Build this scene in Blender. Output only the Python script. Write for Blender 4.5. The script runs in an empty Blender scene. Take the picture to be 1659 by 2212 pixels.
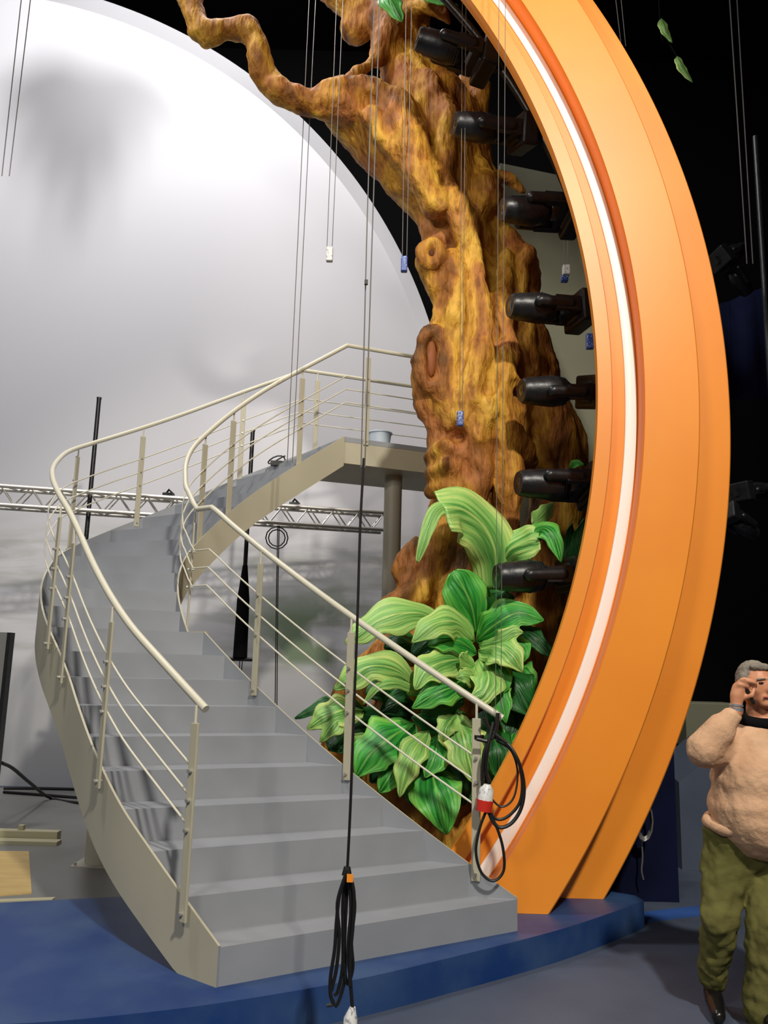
import bpy, bmesh, math, random
from mathutils import Vector, Matrix, noise
random.seed(7)
S = bpy.context.scene
COL = S.collection
# ------------------------------------------------------------------ camera
F, CX, CY, EYE = 1800.0, 829.5, 1106.0, 1.64
_up = Vector((1080 - CX, CY + 8500, -F)).normalized()
_fw = Vector((0, 0, -1)); _fw = (_fw - _up * _fw.dot(_up)).normalized()
_rt = _fw.cross(_up)
RW = Matrix((_rt, _fw, _up))                      # camera coords -> world
cam = bpy.data.cameras.new('camera'); camo = bpy.data.objects.new('camera', cam); COL.objects.link(camo)
camo.matrix_world = Matrix.Translation((0, 0, EYE)) @ RW.to_4x4()
cam.sensor_fit = 'VERTICAL'; cam.sensor_height = 36.0; cam.lens = 36.0 * F / 2212.0
cam.clip_end = 100
S.camera = camo
EYEV = Vector((0, 0, EYE))
def ray(x, y): return RW @ Vector((x - CX, CY - y, -F))
def at(x, y, Y):
    d = ray(x, y); return EYEV + d * (Y / d.y)
def atz(x, y, z):
    d = ray(x, y); return EYEV + d * ((z - EYE) / d.z)
def px(Y): return Y / F * 1.0                      # metres per pixel, roughly
# ------------------------------------------------------------------ light
S.view_settings.view_transform = 'Standard'; S.view_settings.look = 'None'
S.view_settings.exposure = 0.2; S.view_settings.gamma = 1.0; S.view_settings.use_curve_mapping = False
w = bpy.data.worlds.new('hall'); S.world = w; w.use_nodes = True
w.node_tree.nodes['Background'].inputs[0].default_value = (0.55, 0.6, 0.7, 1)
w.node_tree.nodes['Background'].inputs[1].default_value = 0.10
def area(name, loc, target, size, power, col=(1, 1, 1), sy=None, spread=180):
    l = bpy.data.lights.new(name, 'AREA'); l.energy = power; l.color = col; l.size = size
    if sy: l.shape = 'RECTANGLE'; l.size_y = sy
    l.spread = math.radians(spread)
    o = bpy.data.objects.new(name, l); COL.objects.link(o); o.location = loc
    o.rotation_euler = (Vector(target) - Vector(loc)).to_track_quat('-Z', 'Y').to_euler()
    return o
def spot(name, loc, target, size, power, col, angle, blend):
    l = bpy.data.lights.new(name, 'SPOT'); l.energy = power; l.color = col; l.shadow_soft_size = size
    l.spot_size = math.radians(angle); l.spot_blend = blend
    o = bpy.data.objects.new(name, l); COL.objects.link(o); o.location = loc
    o.rotation_euler = (Vector(target) - Vector(loc)).to_track_quat('-Z', 'Y').to_euler()
    return o
spot('key_lamp', (2.4, -3.5, 9.6), (.55, 6, 2.9), 0.30, 4000, (1.0, 0.94, 0.84), 49, .5)
spot('crown_fill', (-6.5, -2.5, 7.5), (-.6, 7, 6.6), 0.3, 1150, (1.0, 0.90, 0.76), 36, .7)  # unseen spot added to brighten only the tree crown and branch
area('left_lamp', (-3.0, -3.5, 6.5), (0.0, 6, 2.0), 1.5, 190, (1.0, 0.95, 0.86))
spot('cyclorama_lamp', (-5.2, 4.6, 12.9), (-4.0, 11.4, 6.0), 0.55, 1700, (1.0, 0.985, 0.985), 120, .6)
area('cyclorama_fill_lamp', (-2.0, 8.6, 12.6), (-2.6, 11.4, 5.0), 2.6, 300, (1.0, .985, .985))

# ------------------------------------------------------------------ materials
def lin(c):
    c = c / 255.0
    return c / 12.92 if c <= 0.04045 else ((c + 0.055) / 1.055) ** 2.4
def rgb(r, g, b): return (lin(r), lin(g), lin(b), 1)
def mat(name, c, rough=0.6, metal=0.0, c2=None, scale=3.0, bump=0.0, bscale=40.0, stretch=(1, 1, 1), spec=0.5, detail=4, lo=.35, hi=.65):
    m = bpy.data.materials.new(name); m.use_nodes = True
    n = m.node_tree.nodes; L = m.node_tree.links; b = n['Principled BSDF']
    b.inputs['Base Color'].default_value = c; b.inputs['Roughness'].default_value = rough
    b.inputs['Metallic'].default_value = metal; b.inputs['Specular IOR Level'].default_value = spec
    tc = n.new('ShaderNodeTexCoord'); mp = n.new('ShaderNodeMapping'); mp.inputs['Scale'].default_value = stretch
    L.new(tc.outputs['Object'], mp.inputs[0])
    if c2 is not None:
        t = n.new('ShaderNodeTexNoise'); t.inputs['Scale'].default_value = scale; t.inputs['Detail'].default_value = detail
        L.new(mp.outputs[0], t.inputs['Vector'])
        r = n.new('ShaderNodeValToRGB'); r.color_ramp.elements[0].position = lo; r.color_ramp.elements[1].position = hi
        r.color_ramp.elements[0].color = c; r.color_ramp.elements[1].color = c2
        L.new(t.outputs[0], r.inputs[0]); L.new(r.outputs[0], b.inputs['Base Color'])
    if bump:
        t = n.new('ShaderNodeTexNoise'); t.inputs['Scale'].default_value = bscale; t.inputs['Detail'].default_value = 5
        L.new(mp.outputs[0], t.inputs['Vector'])
        bp = n.new('ShaderNodeBump'); bp.inputs['Strength'].default_value = bump; bp.inputs['Distance'].default_value = 0.02
        L.new(t.outputs[0], bp.inputs['Height']); L.new(bp.outputs[0], b.inputs['Normal'])
    return m
M = {}
M['tread'] = mat('grey_stair_paint', rgb(148, 151, 156), 0.5, c2=rgb(140, 143, 148), scale=2.5, bump=.03, bscale=90)
M['cream'] = mat('cream_steel_paint', rgb(186, 180, 156), 0.45, c2=rgb(178, 172, 150), scale=2)
M['rail'] = mat('cream_rail_paint', rgb(208, 203, 182), 0.35)
M['column'] = mat('column_paint', rgb(176, 172, 158), 0.5, c2=rgb(164, 160, 146), scale=2)
M['bolt'] = mat('bolt_zinc', rgb(190, 188, 180), 0.35, 0.6)
M['blue'] = mat('blue_platform_paint', rgb(18, 54, 112), 0.45, c2=rgb(62, 88, 124), scale=2.2, bump=.05, bscale=60, detail=8, lo=.4, hi=.8)
M['floor'] = mat('blue_grey_floor', rgb(78, 88, 106), 0.6, c2=rgb(66, 75, 92), scale=1.5, bump=.06, bscale=120, detail=8)
M['black'] = mat('black_drape', (0.0035, 0.0035, 0.004, 1), 0.95, spec=.1)
M['navy'] = mat('navy_cloth', rgb(18, 24, 52), 0.9, c2=rgb(13, 17, 40), scale=2, spec=.1)
M['khaki'] = mat('olive_grey_board', rgb(112, 112, 92), 0.8)
M['orange'] = mat('orange_laminate', rgb(246, 150, 44), 0.42, c2=rgb(240, 143, 42), scale=1.4, detail=3)
M['white'] = mat('white_strip_plastic', rgb(250, 244, 235), 0.35)
M['plastic_black'] = mat('black_fixture_plastic', rgb(26, 26, 28), 0.38, c2=rgb(18, 18, 20), scale=12, bump=.15, bscale=18)
M['lens'] = mat('dark_lens_glass', rgb(14, 15, 18), 0.06, spec=1.0)
M['cable'] = mat('black_rubber_cable', rgb(22, 21, 21), 0.45)
M['cord'] = mat('grey_steel_cord', rgb(120, 116, 112), 0.4, 0.3)
M['alu'] = mat('aluminium_truss', rgb(205, 202, 196), 0.42, 0.8)
M['bluebox'] = mat('blue_box_plastic', rgb(44, 72, 150), 0.4, c2=rgb(150, 165, 200), scale=60, lo=.55, hi=.62)
M['whitebox'] = mat('white_box_plastic', rgb(225, 225, 222), 0.4, c2=rgb(160, 160, 165), scale=60, lo=.55, hi=.62)
M['red'] = mat('red_plug_plastic', rgb(205, 45, 30), 0.4)
M['wood'] = mat('pale_parquet', rgb(205, 175, 112), 0.5, c2=rgb(190, 160, 100), scale=4, stretch=(1, 6, 1))
M['plank'] = mat('pale_plank', rgb(176, 170, 140), 0.6)
M['greybox'] = mat('grey_board', rgb(112, 112, 110), 0.7)
M['bucket'] = mat('translucent_bucket_plastic', rgb(178, 190, 200), 0.4)
M['sweater'] = mat('beige_knit', rgb(212, 172, 138), 0.9, c2=rgb(200, 158, 124), scale=5, bump=.5, bscale=26, spec=.1)
M['trousers'] = mat('olive_cotton', rgb(106, 102, 58), 0.9, c2=rgb(94, 92, 50), scale=4, bump=.4, bscale=8, stretch=(1, 1, 1.6), spec=.1)
M['skin'] = mat('skin', rgb(214, 150, 112), 0.5, c2=rgb(202, 134, 98), scale=9)
M['hair'] = mat('grey_hair', rgb(150, 142, 128), 0.8, c2=rgb(112, 104, 92), scale=20, bump=.5, bscale=70)
M['leather'] = mat('black_leather', rgb(22, 20, 19), 0.25)
M['fabric_black'] = mat('black_knit', rgb(14, 14, 16), 0.9, spec=.1)
M['silver'] = mat('silver_band', rgb(200, 205, 212), 0.25, 0.7)
M['lip'] = mat('lip', rgb(170, 90, 75), 0.5)
M['eye'] = mat('eye', rgb(40, 30, 25), 0.2)

def bark():
    m = bpy.data.materials.new('painted_bark'); m.use_nodes = True
    n = m.node_tree.nodes; L = m.node_tree.links; b = n['Principled BSDF']
    b.inputs['Roughness'].default_value = 0.62; b.inputs['Specular IOR Level'].default_value = .3
    tc = n.new('ShaderNodeTexCoord')
    mp = n.new('ShaderNodeMapping'); mp.inputs['Scale'].default_value = (1, 1, .28); L.new(tc.outputs['Object'], mp.inputs[0])
    w = n.new('ShaderNodeTexNoise'); w.inputs['Scale'].default_value = 2.6; w.inputs['Detail'].default_value = 6; w.inputs['Distortion'].default_value = 1.3
    L.new(mp.outputs[0], w.inputs['Vector'])
    r = n.new('ShaderNodeValToRGB'); L.new(w.outputs[0], r.inputs[0])
    e = r.color_ramp.elements; e[0].position = .30; e[0].color = rgb(84, 54, 18); e[1].position = .76; e[1].color = rgb(222, 176, 74)
    for p, c in ((.42, rgb(150, 94, 34)), (.50, rgb(182, 126, 42)), (.58, rgb(208, 158, 56))):
        x = e.new(p); x.color = c
    w2 = n.new('ShaderNodeTexNoise'); w2.inputs['Scale'].default_value = 2.1; w2.inputs['Detail'].default_value = 3
    L.new(tc.outputs['Object'], w2.inputs['Vector'])
    r2 = n.new('ShaderNodeValToRGB'); L.new(w2.outputs[0], r2.inputs[0]); r2.color_ramp.elements[0].position = .5; r2.color_ramp.elements[1].position = .68
    mx = n.new('ShaderNodeMix'); mx.data_type = 'RGBA'; L.new(r2.outputs[0], mx.inputs[0]); L.new(r.outputs[0], mx.inputs[6]); mx.inputs[7].default_value = rgb(172, 108, 56)
    # grain lines
    w3 = n.new('ShaderNodeTexNoise'); w3.inputs['Scale'].default_value = 26; w3.inputs['Detail'].default_value = 5
    L.new(mp.outputs[0], w3.inputs['Vector'])
    r3 = n.new('ShaderNodeValToRGB'); L.new(w3.outputs[0], r3.inputs[0]); r3.color_ramp.elements[0].position = .36; r3.color_ramp.elements[1].position = .5
    r3.color_ramp.elements[0].color = (.68, .58, .48, 1); r3.color_ramp.elements[1].color = (1, 1, 1, 1)
    mm = n.new('ShaderNodeMix'); mm.data_type = 'RGBA'; mm.blend_type = 'MULTIPLY'; mm.inputs[0].default_value = 1
    L.new(mx.outputs[2], mm.inputs[6]); L.new(r3.outputs[0], mm.inputs[7]); L.new(mm.outputs[2], b.inputs['Base Color'])
    bp = n.new('ShaderNodeBump'); bp.inputs['Strength'].default_value = 1.0; bp.inputs['Distance'].default_value = .07
    ad = n.new('ShaderNodeMath'); ad.operation = 'MULTIPLY_ADD'; ad.inputs[1].default_value = .3
    L.new(w3.outputs[0], ad.inputs[0]); L.new(w.outputs[0], ad.inputs[2]); L.new(ad.outputs[0], bp.inputs['Height'])
    L.new(bp.outputs[0], b.inputs['Normal'])
    return m
M['bark'] = bark()

def leafmat(name, centre, mid, edge):
    m = bpy.data.materials.new(name); m.use_nodes = True
    n = m.node_tree.nodes; L = m.node_tree.links; b = n['Principled BSDF']
    b.inputs['Roughness'].default_value = 0.42
    uv = n.new('ShaderNodeUVMap'); sp = n.new('ShaderNodeSeparateXYZ'); L.new(uv.outputs[0], sp.inputs[0])
    def math_(op, a, b_, c=None):
        q = n.new('ShaderNodeMath'); q.operation = op
        for i_, v in enumerate((a, b_, c)):
            if v is None: continue
            if isinstance(v, (int, float)): q.inputs[i_].default_value = v
            else: L.new(v, q.inputs[i_])
        return q.outputs[0]
    a = math_('MULTIPLY_ADD', sp.outputs[1], 2, -1); ab = math_('ABSOLUTE', a, 0)
    # streaks that fan out from the midrib towards the edge
    st = math_('MULTIPLY_ADD', sp.outputs[0], -.55, ab)
    cv = n.new('ShaderNodeCombineXYZ'); L.new(math_('MULTIPLY', st, 7.0), cv.inputs[0]); L.new(math_('MULTIPLY', sp.outputs[0], 1.6), cv.inputs[1])
    oi = n.new('ShaderNodeObjectInfo'); L.new(math_('MULTIPLY', oi.outputs['Random'], 30), cv.inputs[2])
    nz = n.new('ShaderNodeTexNoise'); nz.inputs['Scale'].default_value = 1.0; nz.inputs['Detail'].default_value = 3; L.new(cv.outputs[0], nz.inputs['Vector'])
    f = math_('ADD', math_('MULTIPLY_ADD', nz.outputs[0], 1.25, -.42), math_('MULTIPLY', ab, .42))
    r = n.new('ShaderNodeValToRGB'); L.new(f, r.inputs[0])
    e = r.color_ramp.elements; e[0].position = .12; e[0].color = centre; e[1].position = .82; e[1].color = edge
    x = e.new(.40); x.color = mid
    # pale midrib
    mr = n.new('ShaderNodeMapRange'); mr.inputs[1].default_value = .06; mr.inputs[2].default_value = .02; L.new(ab, mr.inputs[0])
    mx = n.new('ShaderNodeMix'); mx.data_type = 'RGBA'; L.new(math_('MULTIPLY', mr.outputs[0], .6), mx.inputs[0]); L.new(r.outputs[0], mx.inputs[6]); mx.inputs[7].default_value = edge
    L.new(mx.outputs[2], b.inputs['Base Color'])
    bp = n.new('ShaderNodeBump'); bp.inputs['Strength'].default_value = .6; bp.inputs['Distance'].default_value = .03
    L.new(nz.outputs[0], bp.inputs['Height']); L.new(bp.outputs[0], b.inputs['Normal'])
    return m
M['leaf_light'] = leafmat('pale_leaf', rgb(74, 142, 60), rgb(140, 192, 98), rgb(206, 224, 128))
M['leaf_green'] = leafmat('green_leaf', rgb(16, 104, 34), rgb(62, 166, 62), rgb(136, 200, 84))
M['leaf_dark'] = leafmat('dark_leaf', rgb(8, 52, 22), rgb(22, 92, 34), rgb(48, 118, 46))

def screenmat():
    m = bpy.data.materials.new('white_cyclorama'); m.use_nodes = True
    n = m.node_tree.nodes; L = m.node_tree.links; b = n['Principled BSDF']
    b.inputs['Roughness'].default_value = 0.7; b.inputs['Specular IOR Level'].default_value = .25
    g = n.new('ShaderNodeNewGeometry'); sp = n.new('ShaderNodeSeparateXYZ'); L.new(g.outputs['Position'], sp.inputs[0])
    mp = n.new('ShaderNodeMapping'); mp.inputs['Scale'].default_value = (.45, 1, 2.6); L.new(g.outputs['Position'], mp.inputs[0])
    # soft band of horizontally stretched grey noise between z 1.0 and 3.6
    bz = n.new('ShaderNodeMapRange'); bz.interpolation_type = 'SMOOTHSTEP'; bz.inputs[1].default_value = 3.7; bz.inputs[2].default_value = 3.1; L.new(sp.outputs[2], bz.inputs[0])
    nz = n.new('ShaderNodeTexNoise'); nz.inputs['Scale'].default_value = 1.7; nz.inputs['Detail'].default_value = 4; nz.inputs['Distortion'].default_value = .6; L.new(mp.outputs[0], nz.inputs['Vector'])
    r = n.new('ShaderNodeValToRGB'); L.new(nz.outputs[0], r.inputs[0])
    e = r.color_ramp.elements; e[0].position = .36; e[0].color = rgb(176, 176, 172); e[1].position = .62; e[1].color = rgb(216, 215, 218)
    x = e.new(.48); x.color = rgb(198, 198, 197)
    # grey-green noise band on the right part
    mp2 = n.new('ShaderNodeMapping'); mp2.inputs['Scale'].default_value = (1.0, 1, .9); L.new(g.outputs['Position'], mp2.inputs[0])
    n2 = n.new('ShaderNodeTexNoise'); n2.inputs['Scale'].default_value = 1.15; n2.inputs['Detail'].default_value = 6; L.new(mp2.outputs[0], n2.inputs['Vector'])
    r2 = n.new('ShaderNodeValToRGB'); L.new(n2.outputs[0], r2.inputs[0]); r2.color_ramp.elements[0].position = .41; r2.color_ramp.elements[1].position = .52
    b1 = n.new('ShaderNodeMapRange'); b1.interpolation_type = 'SMOOTHSTEP'; b1.inputs[1].default_value = 1.55; b1.inputs[2].default_value = 1.75; L.new(sp.outputs[2], b1.inputs[0])
    b2 = n.new('ShaderNodeMapRange'); b2.interpolation_type = 'SMOOTHSTEP'; b2.inputs[1].default_value = 2.9; b2.inputs[2].default_value = 2.2; L.new(sp.outputs[2], b2.inputs[0])
    bx = n.new('ShaderNodeMapRange'); bx.interpolation_type = 'SMOOTHSTEP'; bx.inputs[1].default_value = -2.2; bx.inputs[2].default_value = -1.2; L.new(sp.outputs[0], bx.inputs[0])
    mu = n.new('ShaderNodeMath'); mu.operation = 'MULTIPLY'; L.new(b1.outputs[0], mu.inputs[0]); L.new(b2.outputs[0], mu.inputs[1])
    mu2 = n.new('ShaderNodeMath'); mu2.operation = 'MULTIPLY'; L.new(mu.outputs[0], mu2.inputs[0]); L.new(r2.outputs[0], mu2.inputs[1])
    mu3 = n.new('ShaderNodeMath'); mu3.operation = 'MULTIPLY'; L.new(mu2.outputs[0], mu3.inputs[0]); L.new(bx.outputs[0], mu3.inputs[1])
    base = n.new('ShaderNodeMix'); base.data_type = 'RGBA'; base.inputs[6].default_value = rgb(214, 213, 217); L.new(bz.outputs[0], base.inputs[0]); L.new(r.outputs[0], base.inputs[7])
    # plain darker grey foot below 1.6
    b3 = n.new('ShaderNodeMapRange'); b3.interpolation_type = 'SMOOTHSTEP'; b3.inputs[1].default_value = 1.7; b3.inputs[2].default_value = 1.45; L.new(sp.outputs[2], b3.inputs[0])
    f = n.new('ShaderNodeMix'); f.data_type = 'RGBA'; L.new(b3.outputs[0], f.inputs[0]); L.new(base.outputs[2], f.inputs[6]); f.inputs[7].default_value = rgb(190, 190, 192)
    gg = n.new('ShaderNodeMix'); gg.data_type = 'RGBA'; L.new(mu3.outputs[0], gg.inputs[0]); L.new(f.outputs[2], gg.inputs[6]); gg.inputs[7].default_value = rgb(128, 144, 118)
    L.new(gg.outputs[2], b.inputs['Base Color'])
    return m
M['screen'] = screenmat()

# ------------------------------------------------------------------ mesh helpers
class MB:
    def __init__(s): s.v = []; s.f = []; s.m = []; s.uv = {}
    def add(s, vs, fs, mi=0):
        o = len(s.v); s.v += [tuple(v) for v in vs]
        for f in fs: s.f.append([i + o for i in f]); s.m.append(mi)
        return o
    def box(s, c, size, R=None, mi=0):
        hx, hy, hz = [q / 2 for q in size]; c = Vector(c)
        vs = [Vector((x, y, z)) for x in (-hx, hx) for y in (-hy, hy) for z in (-hz, hz)]
        if R: vs = [R @ v for v in vs]
        s.add([v + c for v in vs], [(0, 1, 3, 2), (4, 6, 7, 5), (0, 4, 5, 1), (2, 3, 7, 6), (0, 2, 6, 4), (1, 5, 7, 3)], mi)
    def prism(s, poly, z0, z1, mi=0, mside=None):
        n = len(poly); vs = [(p[0], p[1], z0) for p in poly] + [(p[0], p[1], z1) for p in poly]
        s.add(vs, [tuple(range(n))[::-1]] + [tuple(range(n, 2 * n))], mi)
        s.add(vs, [(i, (i + 1) % n, n + (i + 1) % n, n + i) for i in range(n)], mi if mside is None else mside)
    def tube(s, pts, r, seg=8, cap=True, mi=0):
        pts = [Vector(p) for p in pts]; n = len(pts)
        rr = r if isinstance(r, (list, tuple)) else [r] * n
        vs = []; t0 = None; nrm = None
        for i, p in enumerate(pts):
            t = (pts[min(i + 1, n - 1)] - pts[max(i - 1, 0)])
            if t.length < 1e-9: t = Vector((0, 0, 1))
            t.normalize()
            if nrm is None:
                a = Vector((0, 0, 1)) if abs(t.z) < .9 else Vector((1, 0, 0)); nrm = t.cross(a).normalized()
            else:
                nrm = (nrm - t * nrm.dot(t))
                if nrm.length < 1e-6: nrm = t.orthogonal()
                nrm.normalize()
            bn = t.cross(nrm)
            for k in range(seg):
                a = 2 * math.pi * k / seg; vs.append(p + (nrm * math.cos(a) + bn * math.sin(a)) * rr[i])
        fs = [(i * seg + k, i * seg + (k + 1) % seg, (i + 1) * seg + (k + 1) % seg, (i + 1) * seg + k) for i in range(n - 1) for k in range(seg)]
        if cap: fs += [tuple(range(seg))[::-1], tuple(range((n - 1) * seg, n * seg))]
        s.add(vs, fs, mi)
    def capsule(s, a, b, ra, rb, seg=14, sq=(1, 1, 1)):
        a = Vector(a); b = Vector(b); d = (b - a); L = d.length
        d = d.normalized() if L > 1e-6 else Vector((0, 0, 1))
        P = []; R_ = []
        for i in range(5):
            t = math.pi / 2 * i / 4.5 + .03; P.append(a - d * ra * math.cos(t)); R_.append(ra * math.sin(t))
        P.append(a + d * 1e-4); R_.append(ra)
        P.append(b); R_.append(rb)
        for i in range(5):
            t = math.pi / 2 * (1 - i / 4.5) ; t = max(t - .03, .02); P.append(b + d * rb * math.cos(t)); R_.append(rb * math.sin(t))
        s.tube(P, R_, seg)
    def ell(s, c, r, R=None, seg=16, ring=10):
        c = Vector(c); vs = []; fs = []
        for i in range(1, ring):
            t = math.pi * i / ring
            for k in range(seg):
                a = 2 * math.pi * k / seg; v = Vector((r[0] * math.sin(t) * math.cos(a), r[1] * math.sin(t) * math.sin(a), r[2] * math.cos(t)))
                vs.append(c + (R @ v if R else v))
        top = len(vs); vv = Vector((0, 0, r[2])); vs.append(c + (R @ vv if R else vv)); vs.append(c - (R @ vv if R else vv))
        for i in range(ring - 2):
            for k in range(seg):
                fs.append((i * seg + k, (i + 1) * seg + k, (i + 1) * seg + (k + 1) % seg, i * seg + (k + 1) % seg))
        for k in range(seg):
            fs.append((top, k, (k + 1) % seg)); fs.append((top + 1, (ring - 2) * seg + (k + 1) % seg, (ring - 2) * seg + k))
        s.add(vs, fs)
    def build(s, name, mats, parent=None, smooth=False, bevel=0, auto=True):
        me = bpy.data.meshes.new(name); me.from_pydata(s.v, [], s.f)
        if not isinstance(mats, (list, tuple)): mats = [mats]
        for m in mats: me.materials.append(M[m] if isinstance(m, str) else m)
        for p, mi in zip(me.polygons, s.m): p.material_index = mi
        bm = bmesh.new(); bm.from_mesh(me); bmesh.ops.recalc_face_normals(bm, faces=bm.faces); bm.to_mesh(me); bm.free()
        if smooth:
            for p in me.polygons: p.use_smooth = True
            if auto:
                try: me.set_sharp_from_angle(angle=math.radians(42))
                except Exception: pass
        o = bpy.data.objects.new(name, me); COL.objects.link(o)
        if parent is not None:
            o.parent = parent; o.matrix_parent_inverse = parent_world(parent).inverted()
        if bevel:
            b = o.modifiers.new('b', 'BEVEL'); b.width = bevel; b.segments = 2; b.limit_method = 'ANGLE'
        return o
def parent_world(p):
    m = p.matrix_basis.copy()
    if p.parent: m = parent_world(p.parent) @ p.matrix_parent_inverse @ m
    return m
def thing(name, label, cat, loc=(0, 0, 0), group=None):
    o = bpy.data.objects.new(name, None); COL.objects.link(o); o.location = loc; o.empty_display_size = .1
    o['label'] = label; o['category'] = cat
    if group: o['group'] = group
    return o
def tag(o, label, cat, group=None, kind=None):
    o['label'] = label; o['category'] = cat
    if group: o['group'] = group
    if kind: o['kind'] = kind
    return o
def struct(o, label=None):
    o['kind'] = 'structure'
    if label: o['label'] = label
    return o
def cr(pts, n=8):
    """Catmull-Rom through tuples of any length"""
    P = [tuple(p) for p in pts]; P = [tuple(2 * a - b for a, b in zip(P[0], P[1]))] + P + [tuple(2 * a - b for a, b in zip(P[-1], P[-2]))]
    out = []
    for i in range(1, len(P) - 2):
        for j in range(n):
            t = j / n
            out.append(tuple(.5 * (2 * b + (c - a) * t + (2 * a - 5 * b + 4 * c - d) * t * t + (3 * b - a - 3 * c + d) * t ** 3) for a, b, c, d in zip(P[i - 1], P[i], P[i + 1], P[i + 2])))
    out.append(P[-2]); return out

# ================================================================== SETTING
Z0 = 0.17
b = MB(); b.prism([(-9, -4), (9, -4), (9, 15), (-9, 15)], -.1, 0); struct(b.build('floor', 'floor'), 'blue-grey studio floor')
b = MB(); b.box((0, 15.1, 7), (18.4, .2, 14)); struct(b.build('wall_back', 'black'), 'black drape at the back of the hall')
b = MB(); b.box((9.1, 5.5, 7), (.2, 19.4, 14)); struct(b.build('wall_right', 'black'), 'black drape on the right of the hall')
b = MB(); b.box((0, 5.5, 14.1), (18.4, 19.4, .2)); struct(b.build('ceiling', 'black'), 'black ceiling')
# round white screen
sc = thing('round_backdrop', 'huge round white backdrop screen behind the staircase', 'backdrop', (-7.1, 11.4, 0))
SCX, SCZ, SCR = -7.11, 4.037, 8.09
def arcpoly(r, a0, a1, n): return [(SCX + r * math.cos(a0 + (a1 - a0) * i / n), SCZ + r * math.sin(a0 + (a1 - a0) * i / n)) for i in range(n + 1)]
a0 = -math.asin(SCZ / SCR); pts = arcpoly(SCR, a0, math.pi - .9, 120); pts = [p for p in pts if p[0] > -8.9] + [(-8.9, 0)]
b = MB(); n = len(pts)
vs = [(p[0], 11.4, max(p[1], 0)) for p in pts] + [(p[0], 11.6, max(p[1], 0)) for p in pts]
b.add(vs, [tuple(range(n)), tuple(range(n, 2 * n))[::-1]] + [(i, (i + 1) % n, n + (i + 1) % n, n + i) for i in range(n)])
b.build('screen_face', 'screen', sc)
b = MB(); A = arcpoly(SCR, a0, math.pi - 1.3, 120); B = arcpoly(SCR - .16, -math.asin(SCZ / (SCR - .16)), math.pi - 1.3, 120)
A = [(x, max(z, 0)) for x, z in A]; B = [(x, max(z, 0)) for x, z in B]
n = len(A)
vs = [(x, 11.40, z) for x, z in B] + [(x, 11.27, z) for x, z in A] + [(x, 11.398, z) for x, z in A]
b.add(vs, [(i, i + 1, n + i + 1, n + i) for i in range(n - 1)] + [(n + i, n + i + 1, 2 * n + i + 1, 2 * n + i) for i in range(n - 1)] + [(i, 2*n+i, 2*n+i+1, i+1) for i in range(n - 1)])
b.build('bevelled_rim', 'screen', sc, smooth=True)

# blue platform
fe = cr([(-4.2, 3.55), (-2.6, 3.58), (-1.51, 3.74), (-1.09, 3.85), (-.66, 4.02), (-.09, 4.33), (.48, 4.74), (1.06, 5.19), (1.5, 5.6), (1.79, 5.9)], 6)
poly = fe + [(1.77, 6.02), (1.5, 6.2), (1.2, 6.45), (.2, 6.35), (-1.53, 5.69), (-2.29, 5.46), (-4.2, 4.9)]
b = MB(); b.prism(poly, 0, Z0); o = b.build('stage_platform', 'blue'); tag(o, 'low blue stage platform with curved front edge under the stairs', 'platform')

# ================================================================== STAIRCASE
RIN = {1: (.832, 5.166), 2: (.557, 5.227), 3: (.288, 5.312), 4: (.027, 5.419), 5: (-.226, 5.545), 6: (-.468, 5.688), 7: (-.701, 5.847), 8: (-.925, 6.019), 9: (-1.139, 6.202),
       10: (-1.345, 6.395), 11: (-1.60, 6.68), 12: (-1.675, 6.83), 13: (-1.71, 6.98), 14: (-1.69, 7.13), 15: (-1.60, 7.26), 16: (-1.48, 7.37), 17: (-1.34, 7.48), 18: (-1.18, 7.59), 19: (-1.0, 7.71), 20: (-.81, 7.83), 21: (-.615, 7.955), 22: (-.42, 8.08)}
KB = (-1.50, 6.52)
LOUT = {1: (-.71, 4.2), 2: (-.93, 4.37), 3: (-1.15, 4.55), 4: (-1.37, 4.75), 5: (-1.56, 4.96), 6: (-1.73, 5.17), 7: (-1.89, 5.39), 8: (-2.04, 5.60), 9: (-2.20, 5.80), 10: (-2.38, 6.03), 11: (-2.56, 6.33), 12: (-2.72, 6.68), 13: (-2.84, 7.06), 14: (-2.90, 7.42), 15: (-2.84, 7.78), 16: (-2.67, 8.06), 17: (-2.42, 8.26), 18: (-2.15, 8.42), 19: (-1.87, 8.55), 20: (-1.58, 8.66), 21: (-1.26, 8.76), 22: (-.93, 8.85)}
def zk(k): return Z0 + .17 * k
stair = thing('staircase', 'grey curved steel staircase with cream railings rising to a landing', 'staircase', (0, 4.8, Z0))
for k in range(1, 22):
    b = MB(); L, R_, R2, L2 = Vector(LOUT[k]), Vector(RIN[k]), Vector(RIN[k + 1]), Vector(LOUT[k + 1])
    poly = [L, R_] + ([Vector(KB)] if k == 10 else []) + [R2, L2]
    b.prism([tuple(p) for p in poly], zk(k) - .035, zk(k))
    # riser
    d = (R_ - L).normalized(); nn = Vector((-d.y, d.x)) * .03
    nn = nn if nn.dot(R2 - R_) > 0 or k > 12 else nn
    lo = zk(k) - .17 if k > 1 else Z0
    b.prism([tuple(L), tuple(R_), tuple(R_ + nn), tuple(L + nn)], lo - (.035 if k > 1 else 0), zk(k) - .035)
    b.build('step', 'tread', stair)
b = MB(); L, R_ = Vector(LOUT[22]), Vector(RIN[22])
lf = [tuple(R_), (.42, 8.41), (1.25, 8.72), (1.05, 9.57), (.29, 9.29), tuple(L)]
b.prism(lf, zk(22) - .05, zk(22), 0); b.build('landing_floor', 'tread', stair)
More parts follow.
